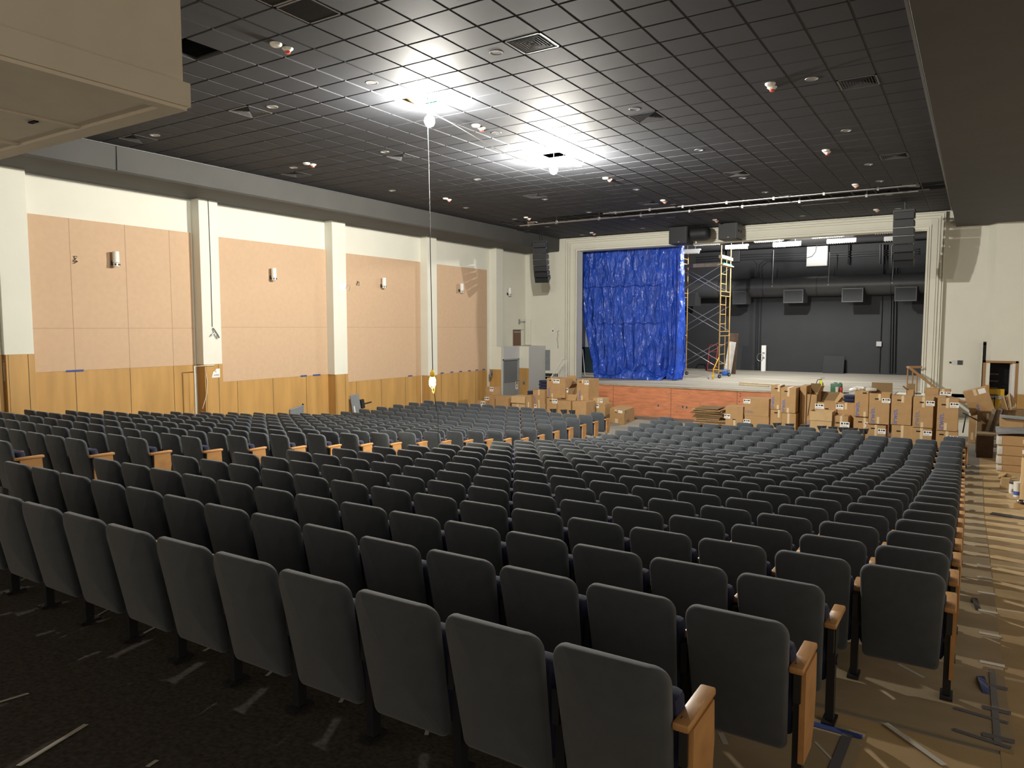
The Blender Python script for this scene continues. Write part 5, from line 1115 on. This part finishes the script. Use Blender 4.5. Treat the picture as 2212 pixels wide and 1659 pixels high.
carton((1105, 856, 1135, 885), YL2, 'low pale-lidded carton with a white tape strip before the grey door', zb=0, tape=[(.45, .0, 1)], flaps=[('front', 168)], mt='card2', grp=G)
carton((1135, 854, 1148, 885), YL2 + .1, 'narrow low carton at the end of the row before the grey door', zb=0, tape=[(.5, .0, .7)], grp=G)
carton((1028, 866, 1046, 885), YL2 - .2, 'low carton showing only its label before the side wall wainscot', zb=0, sticker=(.85, .8, .2, .2), grp=G)
cushions((1163, 821, 1181, 841), YL + .2, 3, 'navy seat cushion piled between the partition and the tall broad carton, %s', 'navy cushions in the stair heap')
cushions((1138, 844, 1151, 856), YL + .1, 2, 'navy seat cushion on the low row before the grey door, %s', 'navy cushions on the low carton row')
# ------------------------------------------------------------------ piles along the outer aisle
def wz(v, u, y): return at_y(u, v, y).z
y = 24.6; a, c = at_y(2093, 870, y), at_y(2140, 870, y)
t = thing('cardboard_box', ((a.x + c.x) / 2, y, wz(888, 2118, y)), 'tilted carton with a white label propped on the aisle pile', 'box')
w = .60; h = .72; mm = Matrix.Translation((at_y(2124, 890, y).x, y, wz(893, 2124, y))) @ Matrix.Rotation(math.radians(-19), 4, 'Y')
b = MB(); b.bbox((-w / 2, 0, 0), (w / 2, .4, h), .008, mm); b.build('carton', M['card'], t)
b = MB(); b.box((-.06, -.004, h * .74), (.02, .0, h), mtx=mm); b.build('packing_tape', M['packtape'], t)
b = MB(); b.box((.06, -.004, h * .76), (.24, .0, h * .96), mtx=mm); b.build('shipping_label', M['sticker'], t)
text_mesh('irwin.', .13, 'printed_lettering', M['inkblue'], t, mm @ Matrix.Translation((-.08, -.005, h * .22)) @ Matrix.Rotation(PI / 2, 4, 'X') @ Matrix.Rotation(PI / 2, 4, 'Z'))
AG = 'cartons piled along the outer aisle'
carton((2093, 881, 2109, 945), 26.2, 'narrow upright carton behind the tilted one by the aisle', zb=0, sticker=(.2, .85, .1, .16), tape=[(.5, .1, .3)], grp=AG)
carton((2110, 891, 2143, 946), 24.2, 'square brown carton under the tilted one by the aisle', zb=0, tape=[(.7, .82, .98)], mt='carddark', grp=AG)
y = 23.4; a, c = at_y(2111, 936, y), at_y(2155, 978, y)
t = thing('wooden_crate', ((a.x + c.x) / 2, y, 0), 'dark brown wooden crate with a pale rim standing on the aisle floor', 'crate')
b = MB(); b.box((a.x, y, 0), (c.x - .1, y + .5, a.z - .05)); b.build('body', M['darkwood'], t)
b = MB(); b.box((a.x - .01, y - .02, a.z - .05), (c.x + .02, y + .52, a.z)); b.build('rim', M['stageedge'], t)
y = 24.0
for q, (u, du) in enumerate(((2139, -8), (2146, -6), (2153, -5), (2159, -4))):
    a, c = at_y(u + 9, 884, y), at_y(u + du, 934, y); b = MB(); d = Vector((a.x - c.x, 0, a.z - c.z)); L = d.length
    mm = Matrix.Translation((c.x, y + .05 * q, c.z)) @ Matrix.Rotation(math.atan2(d.x, d.z), 4, 'Y'); b.box((-.045, -.012, 0), (.045, .012, L), mtx=mm); tag(b.build('wood_slat', M['darkwood'] if q % 2 else M['plank']), 'brown wood slat leaning above the dark crate, %s of four' % ORD[q + 1], 'slat', 'slats leaning above the dark crate')
y = 25.0
for q, pts in enumerate((((2155, 884), (2168, 852), (2178, 886)), ((2168, 858), (2174, 856), (2180, 886), (2176, 886)), ((2174, 854), (2180, 850), (2186, 884), (2181, 887)), ((2181, 848), (2192, 862), (2186, 884)), ((2186, 852), (2196, 876), (2190, 886)))):
    b = MB(); pp_ = [at_y(u, v, y + .04 * q) for u, v in pts]; n = len(pp_); vs = pp_ + [p_ + Vector((0, .02, 0)) for p_ in pp_]
    b.add(vs, [(i, (i + 1) % n, n + (i + 1) % n, n + i) for i in range(n)] + [tuple(range(n)), tuple(range(2 * n - 1, n - 1, -1))]); tag(b.build('torn_cardboard', M['card2'] if q % 2 == 0 else M['carddark']), 'pointed torn cardboard sheet standing before the open doorway, %s of five' % ORD[q + 1], 'cardboard', 'torn cardboard sheets before the doorway')
carton((2156, 886, 2212, 940), 25.2, 'carton holding the torn cardboard sheets before the doorway', zb=0, mt='carddark', grp=AG)
y = 21.4; zz = 0.0; a = at_y(2156, 950, y); x0_ = a.x; lev = [(1000, 990, 'carton'), (990, 968, 'carton'), (968, 946, 'carton'), (946, 924, 'carton')]
hs = [.17, .23, .245, .25]
for q, h in enumerate(hs):
    b = MB(); ins = random.uniform(-.02, .02); t = thing('wrapped_carton', (x0_ + .45, y, zz + fz(y)), 'plastic wrapped flat carton in the aisle stack, %s' % ['lowest', 'second from the floor', 'third from the floor', 'topmost under the grey pad'][q], 'box', 'plastic wrapped cartons in the aisle stack')
    b.bbox((x0_ + ins, y, zz + .004), (x0_ + 1.1, y + .8, zz + h - .004), .012); b.build('carton', M['card'], t)
    b = MB(); b.box((x0_ + .5, y - .003, zz + h * .3), (x0_ + .62, y, zz + h * .7)); b.build('shipping_label', M['sticker'] if q == 2 else M['packtape'], t)
    b = MB(); b.bbox((x0_ + ins - .02, y - .012, zz + .02), (x0_ + ins + .1, y + .3, zz + h - .02), .02); b.build('wrap_fold', M['clearwrap'], t, True)
    zz += h
t = thing('foam_pad', (x0_ + .45, y, zz), 'dark grey pad sagging over the wrapped carton stack', 'pad')
b = MB(); vs = []; n = 14
for i in range(n + 1):
    s = i / n; zc_ = zz + .02 + .10 * s * (1 - s) * 0 + .06 * math.sin(PI * s * .9); vs += [(x0_ - .05 + 1.2 * s, y - .05, zc_), (x0_ - .05 + 1.2 * s, y + .8, zc_ + .05), (x0_ - .05 + 1.2 * s, y - .05, zc_ + .05), (x0_ - .05 + 1.2 * s, y + .8, zc_ + .10)]
for i in range(n):
    o_ = 4 * i; b.add([vs[o_], vs[o_ + 4], vs[o_ + 5], vs[o_ + 1], vs[o_ + 2], vs[o_ + 6], vs[o_ + 7], vs[o_ + 3]], [(0, 1, 2, 3), (4, 7, 6, 5), (0, 4, 5, 1), (2, 6, 7, 3)])
b.build('pad', M['flatgrey'], t, True)
carton((2160, 905, 2212, 922), 22.0, 'flat carton lying on the grey pad of the aisle stack', zb=zz + .13, depth=.5, grp=AG)
b = MB(); a = at_y(2158, 899, 22.1); mm = Matrix.Translation((a.x + .42, 22.1, a.z - .04)) @ Matrix.Rotation(.05, 4, 'Y'); b.bbox((-.4, -.2, 0), (.6, .3, .04), .015, mm); tag(b.build('upholstered_panel', M['flatgrey'], None, True), 'grey upholstered panel on top of the aisle stack', 'panel')
# buckets, bag, roll, bowl on the aisle floor
def gpt(u, v): return hit_floor(u, v)
p = gpt(2188, 1066); t = thing('paint_can', p, 'white paint can with a dark spilled rim on the aisle floor', 'can')
b = MB(); b.lathe([(.072, 0), (.075, .01), (.075, .2), (.073, .27)], p, 20); b.build('can', M['white'], t, True)
b = MB(); b.lathe([(.076, .21), (.077, .26), (.07, .275), (.05, .272)], p, 20); b.build('spilled_rim', M['darkwood'], t, True)
b = MB(); b.box((p.x - .03, p.y - .077, p.z + .04), (p.x + .02, p.y - .074, p.z + .11)); b.build('label_print', M['greymetal'], t)
p = gpt(2197, 1074); t = thing('bucket', p, 'white bucket with a blue label standing against the carton roll', 'bucket')
b = MB(); b.lathe([(.055, 0), (.066, .01), (.074, .30), (.078, .32), (.066, .322)], p, 20); b.build('pail', M['white'], t, True)
b = MB(); b.lathe([(.0672, .05), (.0695, .13)], p, 20); b.build('blue_label', M['inkblue'], t, True)
b = MB(); b.path([p + Vector((.03, 0, .25)), p + Vector((.045, 0, .36)), p + Vector((.05, 0, .45))], .012, 7); b.build('handle', M['white'], t, True)
p = gpt(2172, 1056); t = thing('paper_bag', p, 'crumpled brown paper bag beside the paint can', 'bag')
b = MB(); w = .10; b.bbox((p.x - w, p.y - .05, p.z), (p.x + w * .9, p.y + .13, p.z + .26), .02); b.build('bag', M['paper'], t)
b = MB(); 
for q in range(7):
    c = p + Vector((random.uniform(-.12, .14), random.uniform(-.02, .1), .27 + random.uniform(-.02, .05))); mm = Matrix.Translation(c) @ Matrix.Rotation(random.uniform(-1, 1), 4, 'X') @ Matrix.Rotation(random.uniform(-1, 1), 4, 'Y'); b.bbox((-.07, -.05, -.02), (.07, .05, .025), .018, mm)
b.build('crumpled_top', M['paper'], t, True)
p = gpt(2216, 1080); t = thing('cardboard_tube', p, 'tall beige cardboard tube standing at the aisle edge', 'tube')
b = MB(); b.lathe([(.11, 0), (.11, .88), (.10, .88), (.10, .02)], p, 24); b.build('tube_wall', M['card2'], t, True)
p = gpt(2207, 1098); t = thing('clamp_light', p, 'shiny metal work light reflector lying on the aisle floor', 'lamp')
b = MB(); mm = Matrix.Rotation(math.radians(-35), 4, 'X') @ Matrix.Rotation(math.radians(15), 4, 'Y'); b.lathe([(.10, .0), (.092, .03), (.06, .07), (.02, .085)], p + Vector((0, 0, .09)), 24, mm); b.build('reflector', M['chrome'], t, True)
b = MB(); b.lathe([(.03, -.09), (.035, -.02), (.03, .0)], p + Vector((0, 0, .09)), 12, mm); b.build('socket', M['blackmetal'], t, True)
p = gpt(2192, 1100); b = MB(); q0, q1, q2 = gpt(2190, 1098), gpt(2215, 1094), gpt(2218, 1102); b.add([q0, q2, q1, q0 + Vector((0, .02, .10)), q2 + Vector((0, 0, .06)), q1 + Vector((0, 0, .10))], [(0, 2, 1), (3, 4, 5), (0, 1, 4, 3), (1, 2, 5, 4), (2, 0, 3, 5)]); tag(b.build('cardboard_scrap', M['card']), 'folded cardboard scrap under the reflector', 'cardboard')
a, c = gpt(2141, 1110), gpt(2216, 1122); b = MB(); d = (c - a).normalized(); nn = Vector((-d.y, d.x, 0)) * .09; z_ = fz(a.y)
b.prism([(a - nn).xy[:], (c - nn).xy[:], (c + nn).xy[:], (a + nn).xy[:]], z_ - .02, z_ + .02); tag(b.build('rubber_strip', M['darkmetal']), 'flat dark rubber strip lying across the outer aisle', 'strip')
p = gpt(2172, 1064); b = MB(); b.path([p + Vector((-.3, .15, .012)), p + Vector((-.1, .05, .012)), p + Vector((.0, -.02, .012)), p + Vector((.1, -.02, .012))], .01, 5); tag(b.build('cable', M['cord'], None, True), 'dark loose cord on the paper below the brown bag', 'cord')
# ------------------------------------------------------------------ stage-end handrail, low wall and doorway
y = 28.2
t = thing('handrail', at_y(1975, 838, y), 'brown wooden handrail sloping down from the stage toward the outer aisle', 'railing')
q = [at_y(1958, 794, y + .3), at_y(1966, 795, y), at_y(2043, 855, y - .2), at_y(2082, 868, y - .4), at_y(2105, 868, y - .5)]
b = MB(); b.path([at_y(1991, 793, y + .9), at_y(1960, 793, y + .7), q[1]], .04, 8); b.path(q[1:], .045, 8); b.build('rail', M['brownrail'], t, True)
for k, u in enumerate((1961, 1972, 1982)):
    zt_ = at_y(u, 795 if u < 1968 else 796 + (u - 1966) * .78, y + .1).z; x = at_y(u, 800, y + .1).x; b = MB(); b.tube((x, y + .1, STG), (x, y + .1, zt_), .022, 8); b.build('post', M['brownrail'], t, True)
b = MB(); x0_, x1_ = at_y(1960, 838, y).x, at_y(1990, 838, y).x; b.box((x0_, y + .05, STG + .02), (x1_, y + .12, STG + .06)); b.build('bottom_rail', M['darkmetal'], t)
b = MB(); b.box((-2.3, 27.6, 0), (-.9, 29.3, STG - .02)); b.prism([(-.95, 27.7), (.3, 27.7), (.3, 29.3), (-.95, 29.3)], 0, .45); struct(b.build('stage_side_platform', M['plaster'])).name = 'trim_11'
b = MB(); b.box((-.95, YF - .03, .32), (.2, YF - .005, .42)); struct(b.build('baseboard_right', M['brownrail']))
t = thing('wall_switch_panel', at_y(2065, 783, YF), 'wall plate with dark switches right of the proscenium', 'switch'); t['label'] = 'wall plate with a dark switch block beside the proscenium, over the handrail'
a, c = at_y(2057, 778, YF), at_y(2079, 788, YF); b = MB(); b.box((a.x, YF - .02, c.z), (c.x, YF, a.z)); b.build('plate', M['greypaint_shade'], t)
b = MB(); b.box((c.x - .15, YF - .03, c.z), (c.x - .0, YF - .018, a.z)); b.build('switch_block', M['darkmetal'], t)
b = MB(); p = at_y(2053, 783, YF); b.box((p.x - .03, YF - .02, p.z - .03), (p.x + .03, YF - .005, p.z + .03)); b.build('small_socket', M['ink'], t)
# doorway in the front wall by the outer aisle
yd = 28.98; x0_, x1_, zt_ = DX0, DX1, DZ
d3 = struct(MB().box((x1_ - .14, yd + .1, 0), (x1_ - .09, yd + .85, zt_ - .02)).build('door_3', M['white']))
b = MB(); b.box((x0_ - .07, yd - .03, 0), (x0_, yd + .1, zt_ + .07)); b.box((x1_, yd - .03, 0), (x1_ + .07, yd + .1, zt_ + .07)); b.box((x0_ - .07, yd - .03, zt_), (x1_ + .07, yd + .1, zt_ + .07)); b.build('frame', M['brownrail'], d3)
b = MB(); b.box((x1_ - .09, yd + .02, 0), (x1_, yd + .06, zt_)); b.build('leaf_edge', M['whitepaint'], d3)
b = MB(); b.box((.43, yd - .012, 0), (x0_ - .072, yd, 1.62)); struct(b.build('trim_12', M['veneer']))
b = MB(); b.box((x1_ + .075, yd - .3, 0), (x1_ + .6, yd - .002, 1.35)); struct(b.build('trim_13', M['veneer']))
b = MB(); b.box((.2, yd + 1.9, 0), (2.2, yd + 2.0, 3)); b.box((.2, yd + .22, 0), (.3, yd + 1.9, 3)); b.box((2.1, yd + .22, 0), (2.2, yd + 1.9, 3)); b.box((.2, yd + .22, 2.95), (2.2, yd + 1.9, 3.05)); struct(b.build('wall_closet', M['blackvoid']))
for k in range(4):
    p = at_y(2135, 807 + 15 * k, yd + .6); b = MB(); b.box((x0_ - .1, yd + .4, p.z - .02), (x0_ + .38, yd + 1.0, p.z + .02)); tag(b.build('dark_shelf', M['darkwood']), 'dark shelf inside the doorway, %s from the top' % ORD[k + 1], 'shelf', 'shelves inside the doorway')
p = at_y(2142, 862, yd + .5); b = MB(); b.box((p.x - .28, yd + .5, .35), (p.x + .35, yd + .55, p.z + .35)); tag(b.build('yellow_panel', M['yellowbright']), 'yellow and white board inside the doorway behind the cartons', 'board')
b = MB(); xx = at_y(2148, 870, yd + .3).x; b.box((xx - .02, yd + .3, .1), (xx + .02, yd + .33, 1.2)); b.box((xx - .25, yd + .3, .75), (xx + .02, yd + .33, .79)); b.box((xx - .25, yd + .3, 1.12), (xx + .02, yd + .33, 1.16)); tag(b.build('metal_rack', M['blackmetal']), 'black metal rack standing in the doorway', 'rack')
# black chair frame seen past the cartons
p = at_y(2090, 905, 25.0); b = MB(); b.tube((p.x - .1, 25, 0.45), (p.x - .04, 25, p.z + .15), .018, 8); b.tube((p.x - .12, 25, p.z + .17), (p.x + .3, 25, p.z - .05), .02, 8); b.tube((p.x + .25, 25, .0), (p.x + .25, 25, p.z), .018, 8); tag(b.build('metal_stand', M['darkmetal']), 'bent dark metal stand between the aisle stacks and the white low wall', 'stand')
# ------------------------------------------------------------------ light from the open rear of the hall
wd = bpy.data.worlds.new('hall_ambient'); SC.world = wd; wd.use_nodes = True
bg = wd.node_tree.nodes['Background']; bg.inputs[0].default_value = (1.0, .86, .68, 1); bg.inputs[1].default_value = 0.62
SC.view_settings.exposure = 0.0
